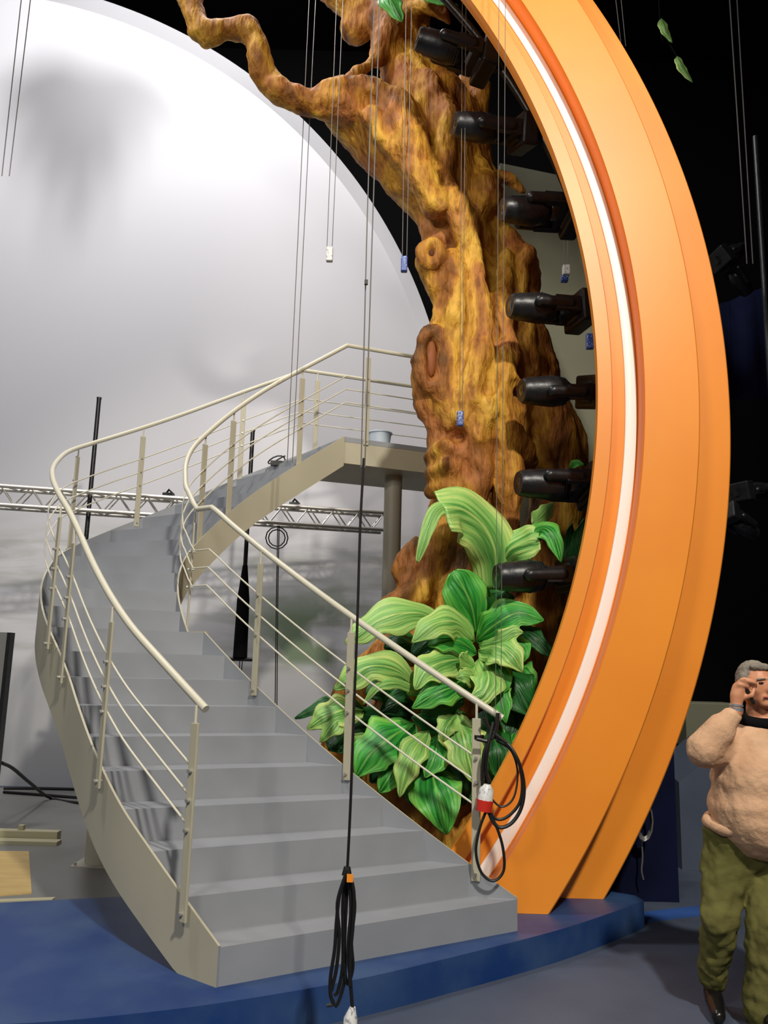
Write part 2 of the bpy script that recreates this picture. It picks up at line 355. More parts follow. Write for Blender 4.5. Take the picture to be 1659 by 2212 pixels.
b = MB(); b.prism(lf, zk(22) - .27, zk(22) - .05, 1, 0); b.prism([(p[0] * .998, p[1] + (-.012 if i in (0, 1, 2) else .012)) for i, p in enumerate(lf)], zk(22) - .265, zk(22) + .012, 0)
b = MB(); b.prism(lf, zk(22) - .27, zk(22) - .052, 0)
b.build('landing_frame', 'cream', stair)
def strip(path, out, name, front=False):
    """path: list of (x,y,ztop,depth); out = +1/-1 side for outer face; inner grey, outer cream"""
    P = cr(path, 8); n = len(P); b = MB(); vs = []
    for i, p in enumerate(P):
        a, c = P[max(i - 1, 0)], P[min(i + 1, n - 1)]
        t = Vector((c[0] - a[0], c[1] - a[1])).normalized(); nr = Vector((t.y, -t.x)) * out
        zt = p[2] + .008; zb = max(p[2] - p[3], Z0 if p[1] < 6.5 and p[2] < 1.0 else 0)
        for off, z in ((-.001, zt), (.013, zt), (.013, zb), (-.001, zb)):
            vs.append((p[0] + nr.x * off, p[1] + nr.y * off, z))
    o = b.add(vs, [], 0)
    for i in range(n - 1):
        q = i * 4; r = q + 4
        for (a, c, mi) in ((0, 1, 1), (1, 2, 1), (2, 3, 1), (3, 0, 0)):
            b.f.append([q + a, q + c, r + c, r + a]); b.m.append(mi)
    b.f.append([0, 1, 2, 3]); b.m.append(0); b.f.append([n * 4 - 4 + i for i in (3, 2, 1, 0)]); b.m.append(1)
    return b.build(name, ['tread', 'cream'], stair, smooth=True)
def dep(k): return min(.42, .345 + .025 * (k - 2)) if k <= 9 else max(.30, .42 - (k - 9) * .014)
strip([(*LOUT[k], zk(k), dep(k)) for k in range(1, 23)], -1, 'outer_stringer')
strip([(*RIN[k], zk(k), dep(k)) for k in range(1, 11)], 1, 'inner_stringer')
strip([(*KB, zk(10), .38)] + [(*RIN[k], zk(k), dep(k)) for k in range(11, 23)], 1, 'inner_stringer')
b = MB(); b.prism([RIN[10], KB, (KB[0] + .03, KB[1] + .03), (RIN[10][0] + .03, RIN[10][1] + .035)], zk(10) - .36, zk(10) + .01); b.build('corner_plate', 'cream', stair)
# columns
def column(x, y, top, r):
    b = MB(); b.tube([(x, y, 0.012), (x, y, top)], r, 28); c = b.build('support_column', 'column', stair, smooth=True)
    b = MB(); b.box((x, y, .006), (r * 3.2, r * 3.2, .012)); b.build('base_plate', 'column', c)
    for sx in (-1, 1):
        for sy in (-1, 1): b = MB(); b.tube([(x + sx * r * 1.3, y + sy * r * 1.3, .01), (x + sx * r * 1.3, y + sy * r * 1.3, .035)], .012, 8); b.build('anchor_bolt', 'bolt', c)
column(.09, 8.62, zk(22) - .27, .093)
column(-2.28, 7.28, 2.0, .105)

# railing paths: function of fractional step
def interp(D, k, kb=None):
    ks = sorted(D); k = max(min(k, ks[-1]), ks[0]); i = int(k); i = min(i, ks[-1] - 1)
    a = D[i - 1] if i > 1 else tuple(2 * p - q for p, q in zip(D[i], D[i + 1])); p, q = D[i], D[i + 1]
    c = D[i + 2] if i + 2 in D else tuple(2 * u - v for u, v in zip(q, p)); t = k - i
    if kb and 9 <= i <= 10: return tuple(u + (v - u) * t for u, v in zip(p, q))
    return tuple(.5 * (2 * p_ + (q_ - a_) * t + (2 * a_ - 5 * p_ + 4 * q_ - c_) * t * t + (3 * p_ - a_ - 3 * q_ + c_) * t ** 3) for a_, p_, q_, c_ in zip(a, p, q, c))
def railpts(side, h, k0=1.62):
    out = []
    if side == 'L':
        k = k0
        while k <= 22: x, y = offset(side, k, -.03 * max(0, min(1, (14 - k) / 6))); out.append((x, y, zk(k) + h)); k += .25
        x, y = LOUT[22]; out += [(-.93, 8.85, zk(22) + h), (.29, 9.29, zk(22) + h), (1.05, 9.57, zk(22) + h)]
    else:
        k = 1.3
        while k <= 9.99: x, y = offset(side, k); out.append((x, y, zk(k) + h)); k += .25
        out.append((-1.345, 6.395, zk(10) + h)); out.append((KB[0] + .02, KB[1] - .02, zk(10) + h + .0))
        out.append((-1.53, 6.57, zk(10) + h + .06))
        k = 11
        while k <= 22: x, y = offset(side, k); out.append((x, y, zk(k) + h)); k += .25
        out += [(-.42, 8.08, zk(22) + h), (.42, 8.41, zk(22) + h), (1.25, 8.72, zk(22) + h)]
    return out
def offset(side, k, d=0):
    D = LOUT if side == 'L' else RIN
    p = Vector(interp(D, k)); q = Vector(interp(D, min(k + .05, 22))); r_ = Vector(interp(D, max(k - .05, 1)))
    t = (q - r_).normalized() if (q - r_).length > 1e-6 else Vector((1, 0)); nr = Vector((t.y, -t.x))
    return tuple(p + nr * d)
for side in 'LR':
    b = MB(); b.tube(railpts(side, .97), .021, 14); b.build('handrail', 'rail', stair, smooth=True)
    for h in (.36, .50, .64):
        b = MB(); P = railpts(side, h, 1.80)
        P = P if side == 'L' else P[2:]
        b.tube(P, .0065, 8); b.build('railing_rod', 'rail', stair, smooth=True)
def post(side, k, d, xy=None, zt=None, tang=None):
    x, y = xy if xy else offset(side, k, d); z = zk(k) if zt is None else zt
    D = LOUT if side == 'L' else RIN
    if tang is None:
        q = Vector(interp(D, min(k + .3, 22))) - Vector(interp(D, max(k - .3, 1))); tang = q.normalized()
    else: tang = Vector(tang).normalized()
    R = Matrix(((tang.x, -tang.y, 0), (tang.y, tang.x, 0), (0, 0, 1)))
    nr = Vector((tang.y, -tang.x, 0))
    b = MB(); b.box((x, y, z + .405), (.052, .014, .93), R); p = b.build('railing_post', 'cream', stair, bevel=.003)
    b = MB(); b.tube([(x, y, z + .865), (x, y, z + .957)], .008, 8); b.build('rail_pin', 'rail', p, smooth=True)
    for hz in (-.02, .36, .50, .64):
        b = MB(); sd = -1
        b.tube([Vector((x, y, z + hz)) + nr * sd * .0, Vector((x, y, z + hz)) + nr * sd * .028], .010, 8)
        b.tube([Vector((x, y, z + hz)) + nr * -sd * .0, Vector((x, y, z + hz)) + nr * -sd * .022], .008, 8)
        b.build('clamp_bolt', 'bolt', p, smooth=True)
for k in (1.80, 4.85, 8.1, 9.4, 14.7): post('L', k, -.048)
for k in (16.8, 20.1): post('L', k, -.0)
for k in (1.85, 4.85, 7.75): post('R', k, -.012)
post('R', 10, 0, xy=(-1.52, 6.60), tang=(-.3, 1)); post('R', 14.9, -.012); post('R', 16.55, -.012); post('R', 19.9, -.012)
post('R', 22, 0, xy=(-.20, 8.155), tang=(.92, .38)); post('L', 22, 0, xy=(-.78, 8.895), tang=(.92, .33)); post('L', 22, 0, xy=(.5, 9.36), tang=(.92, .33))

# ================================================================== ORANGE ARCH
AX, AZ = -4.0, 3.66
arch = thing('orange_arch', 'giant orange ring arch with a white light strip on the platform', 'arch', (1.1, 5.6, Z0))
def ring(prof, name, m, closed=True, a0=-45, a1=62, n=150):
    b = MB(); k = len(prof); vs = []; cut = []
    for i in range(n + 1):
        a = math.radians(a0 + (a1 - a0) * i / n)
        for r, Y in prof: vs.append((AX + r * math.cos(a), Y, AZ + r * math.sin(a)))
    fs = [(i * k + j, i * k + (j + 1) % k, (i + 1) * k + (j + 1) % k, (i + 1) * k + j) for i in range(n) for j in range(k)]
    fs += [tuple(range(k)), tuple(range(n * k, n * k + k))]
    b.add(vs, fs); o = b.build(name, m, None)
    bm = bmesh.new(); bm.from_mesh(o.data)
    g = bm.verts[:] + bm.edges[:] + bm.faces[:]
    bmesh.ops.bisect_plane(bm, geom=g, plane_co=(0, 0, Z0 + .001), plane_no=(0, 0, 1), clear_inner=True)
    ed = [e for e in bm.edges if e.is_boundary]
    bmesh.ops.holes_fill(bm, edges=ed)
    bmesh.ops.recalc_face_normals(bm, faces=bm.faces); bm.to_mesh(o.data); bm.free()
    for p in o.data.polygons: p.use_smooth = True
    o.data.set_sharp_from_angle(angle=math.radians(30))
    o.parent = arch; o.matrix_parent_inverse = arch.matrix_basis.inverted(); return o
ring([(5.475, 5.60), (5.465, 5.59), (5.465, 5.53), (5.56, 5.525), (5.57, 5.54), (5.575, 5.695), (5.79, 5.695), (5.785, 5.54), (5.79, 5.52), (6.16, 5.515), (6.17, 5.525), (6.17, 5.895), (5.70, 5.895), (5.70, 5.74), (5.52, 5.74), (5.52, 5.60)], 'front_ring', 'orange')
ring([(5.72, 5.90), (6.53, 5.90), (6.54, 5.91), (6.54, 6.02), (5.72, 6.02)], 'back_ring', 'orange')
ring([(5.700, 5.69)] + [(5.742 - .042 * math.cos(math.pi * i / 8), 5.690 - .014 * math.sin(math.pi * i / 8)) for i in range(1, 8)] + [(5.784, 5.69)], 'light_strip', 'white')

# curved pipe behind the arch carrying the lamps
b = MB(); P = []
for i in range(80):
    a = math.radians(-37 + 95 * i / 79); P.append((AX + 5.80 * math.cos(a), 6.35, AZ + 5.80 * math.sin(a)))
P = [p for p in P if p[2] > .2]; P = [(P[0][0] - .02, P[0][1], Z0)] + P
b.tube(P, .035, 12); o = b.build('curved_lamp_pipe', 'plastic_black', smooth=True); tag(o, 'curved black pipe behind the orange arch holding the stage lamps', 'pipe')

# ================================================================== STAGE LAMPS
def make_lamp(label):
    t = thing('moving_head_lamp', label, 'stage lamp', (0, 0, 0), 'black moving head lamps')
    b = MB()   # head axis along -X
    prof = [(-.19, .070), (-.195, .085), (-.17, .098), (-.13, .098), (-.12, .106), (-.05, .108), (-.04, .112), (.03, .118), (.09, .115), (.15, .098), (.20, .065), (.215, .03)]
    b.tube([(x, 0, 0) for x, r in prof], [r for x, r in prof], 20); hd = b.build('lamp_head', 'plastic_black', t, smooth=True)
    b = MB()
    for i in range(5): b.tube([(.05 + i * .022, 0, 0), (.058 + i * .022, 0, 0)], .122 - i * .004, 18)
    b.build('cooling_fins', 'plastic_black', hd)
    b = MB(); b.tube([(-.196, 0, 0), (-.186, 0, 0), (-.18, 0, 0)], [.035, .062, .07], 18); b.build('lens', 'lens', t, smooth=True)
    b = MB()
    for s in (-1, 1):
        b.capsule((0, s * .135, 0), (.24, s * .135, 0), .045, .05, 10)
        b.box((.2, s * .135, 0), (.16, .05, .11))
    b.box((.29, 0, 0), (.07, .31, .12)); b.build('yoke', 'plastic_black', t, smooth=True)
    b = MB(); b.box((.40, 0, 0), (.14, .34, .26)); b.box((.34, 0, 0), (.05, .2, .18)); b.build('base_housing', 'plastic_black', t, bevel=.02)
    b = MB(); b.box((.49, .0, 0), (.05, .06, .10)); b.build('clamp', 'plastic_black', t)
    return t
def copy_tree(o, parent=None):
    c = o.copy(); COL.objects.link(c)
    if parent is not None: c.parent = parent
    for ch in list(CH.get(o.name, [])): copy_tree(ch, c)
    return c
lamp0 = make_lamp('x')
CH = {}
for o in list(bpy.data.objects):
    if o.parent: CH.setdefault(o.parent.name, []).append(o)
LAMPS = [((950, 100), 6.3, 8, 'dim black moving head lamp, topmost beside the tree crown'),
         ((1030, 275), 6.3, -3, 'shiny black moving head lamp, second from top against the dark branch'),
         ((1135, 455), 6.3, -6, 'black moving head lamp, third from top just under the khaki board edge'),
         ((1152, 665), 6.3, -3, 'black moving head lamp pointing left, fourth from top, below the white plug'),
         ((1178, 845), 6.3, -5, 'black moving head lamp fifth from top, with a bright glint on its lens'),
         ((1172, 1046), 6.3, -2, 'black moving head lamp second from bottom, just above the curled leaf'),
         ((1128, 1245), 6.2, -4, 'lowest black moving head lamp, in front of the green plant'),
         ((1590, 545), 8.6, 150, 'black lamp right of the orange arch above the dark blue cloth'),
         ((1600, 610), 8.7, 215, 'black lamp right of the orange arch at the dark blue cloth, lower of the pair'),
         ((1640, 1060), 8.8, 170, 'black lamp at the right picture edge, upper of two beside the arch'),
         ((1610, 1140), 8.8, 200, 'black lamp at the right picture edge, lower of two beside the arch')]
for i, (p, Y, ang, lab) in enumerate(LAMPS):
    o = lamp0 if i == 0 else copy_tree(lamp0)
    o.location = at(p[0], p[1], Y); o.rotation_euler = (math.radians(20 * math.sin(i * 2.1)), math.radians(ang), math.radians(14 if i < 7 else 30))
    o.scale = (1.05,) * 3 if i < 7 else (.8,) * 3
    o['label'] = lab
    o['group'] = 'moving head lamps beside the tree' if i < 7 else 'black lamps right of the arch'
# rigging bar for the lamps on the right
b = MB(); p0 = at(1640, 430, 8.75); b.tube([(p0.x + .1, 8.95, 0), (p0.x + .1, 8.95, 8.0)], .04, 12); o = b.build('lamp_mast', 'plastic_black', smooth=True); tag(o, 'dark vertical mast carrying the lamps at the right edge', 'mast')

# ================================================================== TREE
def blob(name, caps, vox, m, parent=None, smooth=3, disp=(), ells=()):
    b = MB()
    for c in caps: b.capsule(*c)
    for e in ells: b.ell(*e)
    o = b.build(name, m, parent)
    r = o.modifiers.new('r', 'REMESH'); r.mode = 'VOXEL'; r.voxel_size = vox; r.use_smooth_shade = True
    if smooth: s = o.modifiers.new('s', 'SMOOTH'); s.iterations = smooth; s.factor = .6
    for (sc_, st, ty) in disp:
        tx = bpy.data.textures.new('t', ty); tx.noise_scale = sc_
        d = o.modifiers.new('d', 'DISPLACE'); d.texture = tx; d.strength = st; d.mid_level = .5; d.texture_coords = 'GLOBAL'
    return o
TY = 7.15
def tp(x, y, r, dY=0.0):
    Y = TY + dY; P = at(x, y, Y); return P, r * (Vector(P) - EYEV).length / F * .97
def chain(pts, n=3):
    out = []; Q = cr([(p[0], p[1], p[2], (p[3] if len(p) > 3 else 0)) for p in pts], n)
    for a, c in zip(Q[:-1], Q[1:]):
        A, ra = tp(*a); B, rb = tp(*c); out.append((A, B, ra, rb))
    return out
caps = []
# big twisting left branch
caps += chain([(385, -90, 20, -.3), (408, -10, 22, -.3), (425, 50, 23, -.35), (446, 76, 24, -.35), (490, 66, 22, -.35), (535, 62, 24, -.35), (553, 92, 25, -.35), (560, 135, 26, -.35), (580, 175, 27, -.3), (630, 210, 27, -.3), (690, 225, 30, -.25), (750, 235, 38, -.2)])
caps += chain([(740, 240, 40, -.1), (800, 270, 62, 0), (850, 330, 66, 0), (900, 390, 60, 0), (945, 450, 55, 0), (960, 520, 52, 0)])
caps += chain([(670, 203, 12, -.3), (740, 188, 16, -.3), (800, 195, 26, -.25), (850, 230, 40, -.2), (880, 290, 40, -.3), (905, 370, 34, -.35), (940, 440, 30, -.35)])
caps += chain([(720, 190, 12, -.3), (765, 165, 11, -.2), (800, 138, 14, -.1), (825, 105, 22, 0), (840, 60, 30, .1), (800, 20, 34, .3), (740, -20, 38, .4), (690, -80, 40, .5)])
caps += chain([(850, 100, 30, .2), (890, 60, 34, .3), (880, 10, 30, .3), (860, -60, 30, .3)])
caps += chain([(890, 20, 16, .1), (930, 16, 18, 0), (955, 30, 14, 0), (968, 45, 8, 0)])
# upper trunk
caps += chain([(850, 110, 36, .2), (880, 170, 50, .2), (910, 240, 70, .15), (945, 320, 72, .1), (970, 420, 66, .1), (990, 520, 68, .1)])
caps += chain([(905, 140, 14, 0), (930, 190, 22, -.15), (965, 250, 26, -.2), (960, 330, 24, -.25), (955, 400, 26, -.3), (985, 450, 30, -.3), (1000, 520, 24, -.3)])
caps += chain([(1035, 175, 16, .3), (1030, 230, 26, .3), (1010, 290, 34, .3), (1020, 360, 38, .2), (1045, 420, 40, 0), (1030, 450, 26, -.1)])
caps += chain([(1020, 170, 16, .4), (990, 230, 40, .4), (985, 300, 44, .4), (1000, 400, 52, .35), (1030, 500, 60, .3), (1060, 600, 60, .3)])
caps += chain([(1060, 370, 16, .2), (1095, 385, 14, .25), (1130, 412, 6, .3)])
# crown mass
caps += chain([(700, 225, 26, .05), (770, 240, 50, .15), (850, 290, 80, .2), (930, 360, 80, .2), (975, 450, 70, .15), (1000, 540, 70, .15)])
caps += chain([(860, 160, 40, .3), (930, 220, 70, .3), (990, 300, 62, .3), (1010, 400, 60, .25), (1040, 500, 56, .25)])
caps += chain([(770, 60, 34, .35), (810, 10, 50, .4), (860, 20, 50, .35), (880, 90, 40, .3)])
# main trunk
caps += chain([(985, 500, 62, .1), (1006, 600, 68, .10), (1022, 700, 84, .09), (1032, 800, 104, .09), (1042, 900, 109, .09), (1038, 1000, 101, .09), (1025, 1090, 100, .1), (1000, 1180, 96, .1), (970, 1280, 100, .1), (960, 1400, 120, .1), (950, 1550, 150, .1), (950, 1720, 170, 0), (960, 1850, 160, 0)])
caps += chain([(1080, 520, 34, .2), (1125, 580, 38, .2), (1120, 680, 50, .2), (1140, 780, 60, .2), (1160, 880, 64, .25), (1200, 980, 60, .3), (1205, 1080, 58, .35), (1180, 1200, 60, .3), (1150, 1330, 66, .3), (1110, 1500, 80, .3), (1080, 1700, 100, .1)])
caps += chain([(1190, 860, 30, .4), (1235, 950, 32, .45), (1245, 1050, 34, .5), (1240, 1200, 34, .5), (1200, 1380, 50, .5)])
# front ridges (strands)
caps += chain([(995, 730, 60, -.17), (1010, 790, 66, -.2), (1035, 850, 66, -.2), (1010, 940, 66, -.18), (1015, 1010, 60, -.16)])
R1 = [[(930, 545, 28, -.28), (925, 575, 26, -.3), (955, 640, 30, -.28), (950, 700, 26, -.3), (925, 745, 22, -.3), (912, 800, 24, -.28), (915, 850, 28, -.25), (945, 910, 30, -.28), (955, 960, 34, -.3)],
      [(975, 560, 24, -.32), (985, 640, 28, -.35), (985, 720, 26, -.38), (968, 790, 22, -.42), (965, 850, 26, -.42), (975, 920, 26, -.4)],
      [(1010, 470, 22, -.25), (1025, 560, 20, -.3), (1035, 650, 24, -.35), (1040, 740, 26, -.42), (1020, 830, 30, -.5), (1000, 900, 30, -.48)],
      [(1090, 560, 20, -.05), (1085, 650, 22, -.2), (1095, 740, 26, -.3), (1085, 820, 28, -.4), (1090, 900, 30, -.4), (1110, 960, 32, -.3), (1140, 1000, 24, -.15)],
      [(1130, 555, 26, .05), (1120, 610, 22, 0), (1130, 690, 22, -.05), (1140, 760, 26, -.1), (1150, 800, 24, -.1)],
      [(1050, 880, 30, -.48), (1035, 940, 36, -.45), (1035, 1010, 32, -.42), (1020, 1090, 30, -.4), (1010, 1150, 26, -.35)],
      [(1080, 930, 26, -.42), (1100, 1010, 32, -.35), (1095, 1080, 32, -.32), (1100, 1140, 22, -.3), (1095, 1170, 14, -.3)],
      [(945, 1040, 24, -.3), (970, 1080, 28, -.35), (960, 1150, 30, -.35), (930, 1220, 34, -.3), (900, 1280, 36, -.3), (850, 1310, 26, -.3)],
      [(1000, 1140, 30, -.35), (1000, 1220, 34, -.35), (985, 1300, 44, -.4), (960, 1390, 46, -.4)],
      [(895, 1170, 18, -.25), (875, 1200, 22, -.25), (868, 1235, 24, -.25), (880, 1268, 20, -.25)],
      [(905, 390, 30, -.2), (870, 340, 26, -.3), (830, 300, 24, -.3), (800, 250, 20, -.3)],
      [(820, 360, 22, -.05), (870, 400, 26, -.05), (910, 430, 26, -.05)],
      [(960, 1380, 40, -.4), (900, 1400, 50, -.3), (830, 1430, 46, -.2), (760, 1500, 40, -.1), (730, 1620, 40, 0), (740, 1750, 50, 0)],
      [(1000, 1500, 60, -.4), (980, 1650, 70, -.45), (990, 1830, 50, -.5)],
      [(900, 1500, 60, -.35), (860, 1650, 60, -.4), (830, 1790, 50, -.3)]]
for c in R1: caps += chain(c)
# rolls of bark
caps += chain([(930, 990, 20, -.3), (960, 968, 22, -.45), (1000, 985, 20, -.45)])
caps += chain([(935, 1030, 22, -.3), (965, 1010, 24, -.47), (1000, 1030, 18, -.42)])
caps += chain([(930, 1062, 20, -.3), (965, 1050, 22, -.45), (995, 1065, 16, -.42)])
caps += chain([(1075, 850, 12, -.5), (1100, 815, 14, -.45), (1125, 830, 12, -.35)])
# knot ring and hollow
def torus_pts(c, a, b_, n=20, rot=0, dY=-.5):
    out = []
    for i in range(n + 1):
        t = 2 * math.pi * i / n; out.append(at(c[0] + a * math.cos(t) * math.cos(rot) - b_ * math.sin(t) * math.sin(rot), c[1] + a * math.cos(t) * math.sin(rot) + b_ * math.sin(t) * math.cos(rot), TY + dY))
    return out
P = torus_pts((931, 549), 20, 25, dY=-.42); caps += [(a, c, .046, .046) for a, c in zip(P[:-1], P[1:])]
P = torus_pts((932, 775), 25, 62, rot=.06, dY=-.42); caps += [(a, c, .055, .055) for a, c in zip(P[:-1], P[1:])]
tree = thing('artificial_tree', 'gnarled ochre brown artificial tree trunk with twisting branches behind the staircase', 'tree', (at(1000, 1500, 7.2).x, 7.2, 0))
caps = [c for c in caps if min(c[0].z, c[1].z) > .12 or True]
tb = blob('trunk', caps, .026, 'bark', tree, smooth=2, disp=[(.30, .10, 'CLOUDS'), (.11, .03, 'CLOUDS')])
dk = mat('dark_hollow_paint', rgb(84, 40, 12), .8)
b = MB(); b.ell(at(932, 551, TY - .41), (.036, .05, .05)); b.build('knot_hole', dk, tree, smooth=True)
b = MB(); b.ell(at(931, 775, TY - .41), (.05, .05, .17)); b.build('bark_hollow', mat('hollow_paint', rgb(140, 78, 34), .7), tree, smooth=True)

# ================================================================== LEAVES
def leaf(parent, pts, wpx, m, **k):
    leafw(parent, [at(*q) for q in cr(pts, 6)], wpx * px(sum(q[2] for q in pts) / len(pts)) * .60, m, sm=False, **k)
def leafw(parent, C, W, m, roll=0.0, fold=.25, lob=.15, thick=.01, prof=None, sm=True):
    if sm: C = [Vector(c) for c in cr([tuple(c) for c in C], 6)]
    n = len(C)
    b = MB(); NV = 9; vs = []; uvs = []; ph = random.random() * 6
    for i, c in enumerate(C):
        u = i / (n - 1); t = (C[min(i + 1, n - 1)] - C[max(i - 1, 0)]).normalized()
        nm = Vector((math.sin(roll), -1, .35)); nm = (nm - t * nm.dot(t)).normalized(); sd = t.cross(nm)
        ww = W * (math.sin(math.pi * min(1, u ** .72)) ** .75 if 0 < u < 1 else .03) * (1 + lob * math.sin(u * 17 + ph))
        if prof: ww = W * prof(u)
        for j in range(NV):
            v = (j / (NV - 1)) * 2 - 1
            hgt = -fold * abs(v) ** 1.5 * ww + .10 * ww * math.sin(u * 13 + ph + (2 if v > 0 else 0)) * abs(v) + .05 * W * math.cos(v * 3.2 * 1.9)
            vs.append(c + sd * (v * ww) + nm * hgt + t * (-.10 * ww * abs(v))); uvs.append((u, (v + 1) / 2))
    fs = [(i * NV + j, i * NV + j + 1, (i + 1) * NV + j + 1, (i + 1) * NV + j) for i in range(n - 1) for j in range(NV - 1)]
    me = bpy.data.meshes.new('leaf'); me.from_pydata(vs, [], fs); me.materials.append(M[m])
    ul = me.uv_layers.new(name='UVMap')
    for p in me.polygons:
        p.use_smooth = True
        for li in p.loop_indices: ul.data[li].uv = uvs[me.loops[li].vertex_index]
    o = bpy.data.objects.new('leaf', me); COL.objects.link(o); o.parent = parent; o.matrix_parent_inverse = parent.matrix_basis.inverted()
    s = o.modifiers.new('s', 'SOLIDIFY'); s.thickness = thick; s.offset = 0
    return o
LT, GR, DK = 'leaf_light', 'leaf_green', 'leaf_dark'
pA = thing('giant_leaf_plant', 'two big pale curling leaves hanging over the tree trunk, topmost of the plants', 'plant', at(1070, 1300, 6.8))
leaf(pA, [(1066, 1275, 6.6), (1070, 1200, 6.45), (1045, 1140, 6.35), (1000, 1103, 6.25), (958, 1098, 6.15)], 108, LT, prof=lambda u: .35 + .65 * math.sin(math.pi * (.12 + .62 * u)))
leaf(pA, [(985, 1092, 6.24), (945, 1100, 6.12), (925, 1140, 6.05), (912, 1180, 6.02), (901, 1215, 6.02)], 34, LT, prof=lambda u: (1 - u) ** .5 * 1.0 + .02)
leaf(pA, [(1078, 1235, 6.6), (1100, 1190, 6.45), (1140, 1168, 6.35), (1165, 1160, 6.3)], 78, LT, prof=lambda u: .3 + .6 * math.sin(math.pi * (.1 + .75 * u)))
leaf(pA, [(1140, 1160, 6.4), (1175, 1142, 6.3), (1198, 1165, 6.25), (1212, 1215, 6.25)], 44, GR)
leaf(pA, [(1150, 1135, 6.9), (1175, 1108, 6.85), (1196, 1086, 6.8)], 34, LT)
leaf(pA, [(1240, 1240, 6.9), (1250, 1180, 6.85), (1262, 1120, 6.8)], 36, DK)
leaf(pA, [(1215, 1225, 6.9), (1228, 1180, 6.9), (1235, 1130, 6.8)], 26, DK)
leaf(pA, [(1230, 1010, 6.95), (1245, 1000, 6.9), (1262, 1004, 6.9)], 18, GR)
pB = thing('giant_leaf_plant', 'spreading rosette of broad green leaves behind the upper half of the sloping handrail', 'plant', at(1025, 1400, 6.8))
leaf(pB, [(1028, 1370, 6.5), (1018, 1310, 6.35), (995, 1260, 6.3), (979, 1234, 6.3)], 88, GR, prof=lambda u: (math.sin(math.pi * min(1, u ** .9 * .93 + .05)) ** .6))
leaf(pB, [(1040, 1350, 6.5), (1050, 1310, 6.4), (1045, 1270, 6.4)], 50, GR)
leaf(pB, [(965, 1350, 6.45), (900, 1325, 6.2), (830, 1335, 6.1), (780, 1365, 6.05), (746, 1390, 6.05)], 66, LT)
leaf(pB, [(1024, 1385, 6.45), (985, 1345, 6.25), (935, 1350, 6.1), (890, 1388, 6.05)], 62, LT)
leaf(pB, [(1030, 1412, 6.45), (990, 1385, 6.3), (950, 1385, 6.2), (925, 1395, 6.2)], 46, GR)
leaf(pB, [(1030, 1385, 6.45), (1070, 1350, 6.25), (1120, 1325, 6.2), (1174, 1340, 6.2)], 76, GR, lob=.16)
leaf(pB, [(1035, 1395, 6.4), (1075, 1385, 6.2), (1110, 1365, 6.15), (1130, 1366, 6.15)], 34, LT)
leaf(pB, [(1035, 1405, 6.4), (1075, 1398, 6.15), (1105, 1415, 6.05), (1128, 1452, 6.05)], 70, LT)
leaf(pB, [(1060, 1400, 6.5), (1100, 1390, 6.35), (1125, 1410, 6.3), (1130, 1430, 6.3)], 60, GR)
leaf(pB, [(1115, 1360, 6.6), (1150, 1375, 6.5), (1197, 1420, 6.45)], 44, DK)
pC = thing('giant_leaf_plant', 'middle tuft of cream edged drooping leaves between the upper rosette and the lowest leaves', 'plant', at(1040, 1480, 6.8))
leaf(pC, [(1010, 1425, 6.4), (960, 1430, 6.15), (920, 1450, 6.05), (897, 1490, 6.0)], 62, LT)
leaf(pC, [(905, 1495, 6.3), (860, 1450, 6.1), (800, 1440, 6.0), (750, 1470, 5.98), (722, 1490, 5.98)], 60, LT)
leaf(pC, [(900, 1492, 6.2), (855, 1476, 6.05), (815, 1485, 5.98), (784, 1522, 5.98)], 20, LT)
leaf(pC, [(1034, 1425, 6.35), (1055, 1460, 6.1), (1045, 1495, 6.0), (1014, 1512, 6.0)], 58, LT)
leaf(pC, [(1025, 1440, 6.3), (1005, 1425, 6.2), (995, 1412, 6.15)], 34, LT)
leaf(pC, [(1035, 1475, 6.25), (1005, 1460, 6.05), (985, 1465, 6.05)], 32, LT)
leaf(pC, [(1020, 1480, 6.3), (970, 1488, 6.1), (930, 1505, 6.05), (890, 1530, 6.05)], 52, GR)
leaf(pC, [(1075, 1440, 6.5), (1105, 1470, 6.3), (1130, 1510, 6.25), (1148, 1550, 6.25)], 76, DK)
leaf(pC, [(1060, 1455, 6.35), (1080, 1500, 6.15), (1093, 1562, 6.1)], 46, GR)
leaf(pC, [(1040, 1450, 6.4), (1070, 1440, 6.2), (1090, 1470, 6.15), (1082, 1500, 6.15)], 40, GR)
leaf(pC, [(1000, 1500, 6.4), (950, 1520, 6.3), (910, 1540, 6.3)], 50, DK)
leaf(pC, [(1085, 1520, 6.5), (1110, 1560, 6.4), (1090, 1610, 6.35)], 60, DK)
pD = thing('giant_leaf_plant', 'lowest clump of broad green leaves seen between the railing rods beside the stair edge', 'plant', at(940, 1700, 6.8))
leaf(pD, [(790, 1540, 6.3), (740, 1520, 6.2), (690, 1528, 6.15), (637, 1552, 6.12)], 34, DK)
leaf(pD, [(785, 1535, 6.3), (740, 1535, 6.1), (700, 1550, 6.05), (664, 1575, 6.05)], 62, LT)
leaf(pD, [(760, 1545, 6.25), (725, 1560, 6.05), (692, 1603, 6.02)], 46, LT)
leaf(pD, [(800, 1590, 6.4), (775, 1605, 6.2), (762, 1640, 6.15)], 42, LT)
leaf(pD, [(760, 1580, 6.5), (730, 1600, 6.3), (710, 1620, 6.25)], 60, DK)
leaf(pD, [(895, 1565, 6.4), (850, 1590, 6.15), (800, 1630, 6.05), (768, 1680, 6.05)], 92, GR)
leaf(pD, [(900, 1610, 6.4), (865, 1640, 6.2), (840, 1680, 6.1), (820, 1712, 6.1)], 70, GR)
leaf(pD, [(925, 1580, 6.3), (895, 1620, 6.05), (875, 1670, 5.98), (863, 1722, 5.98)], 50, LT)
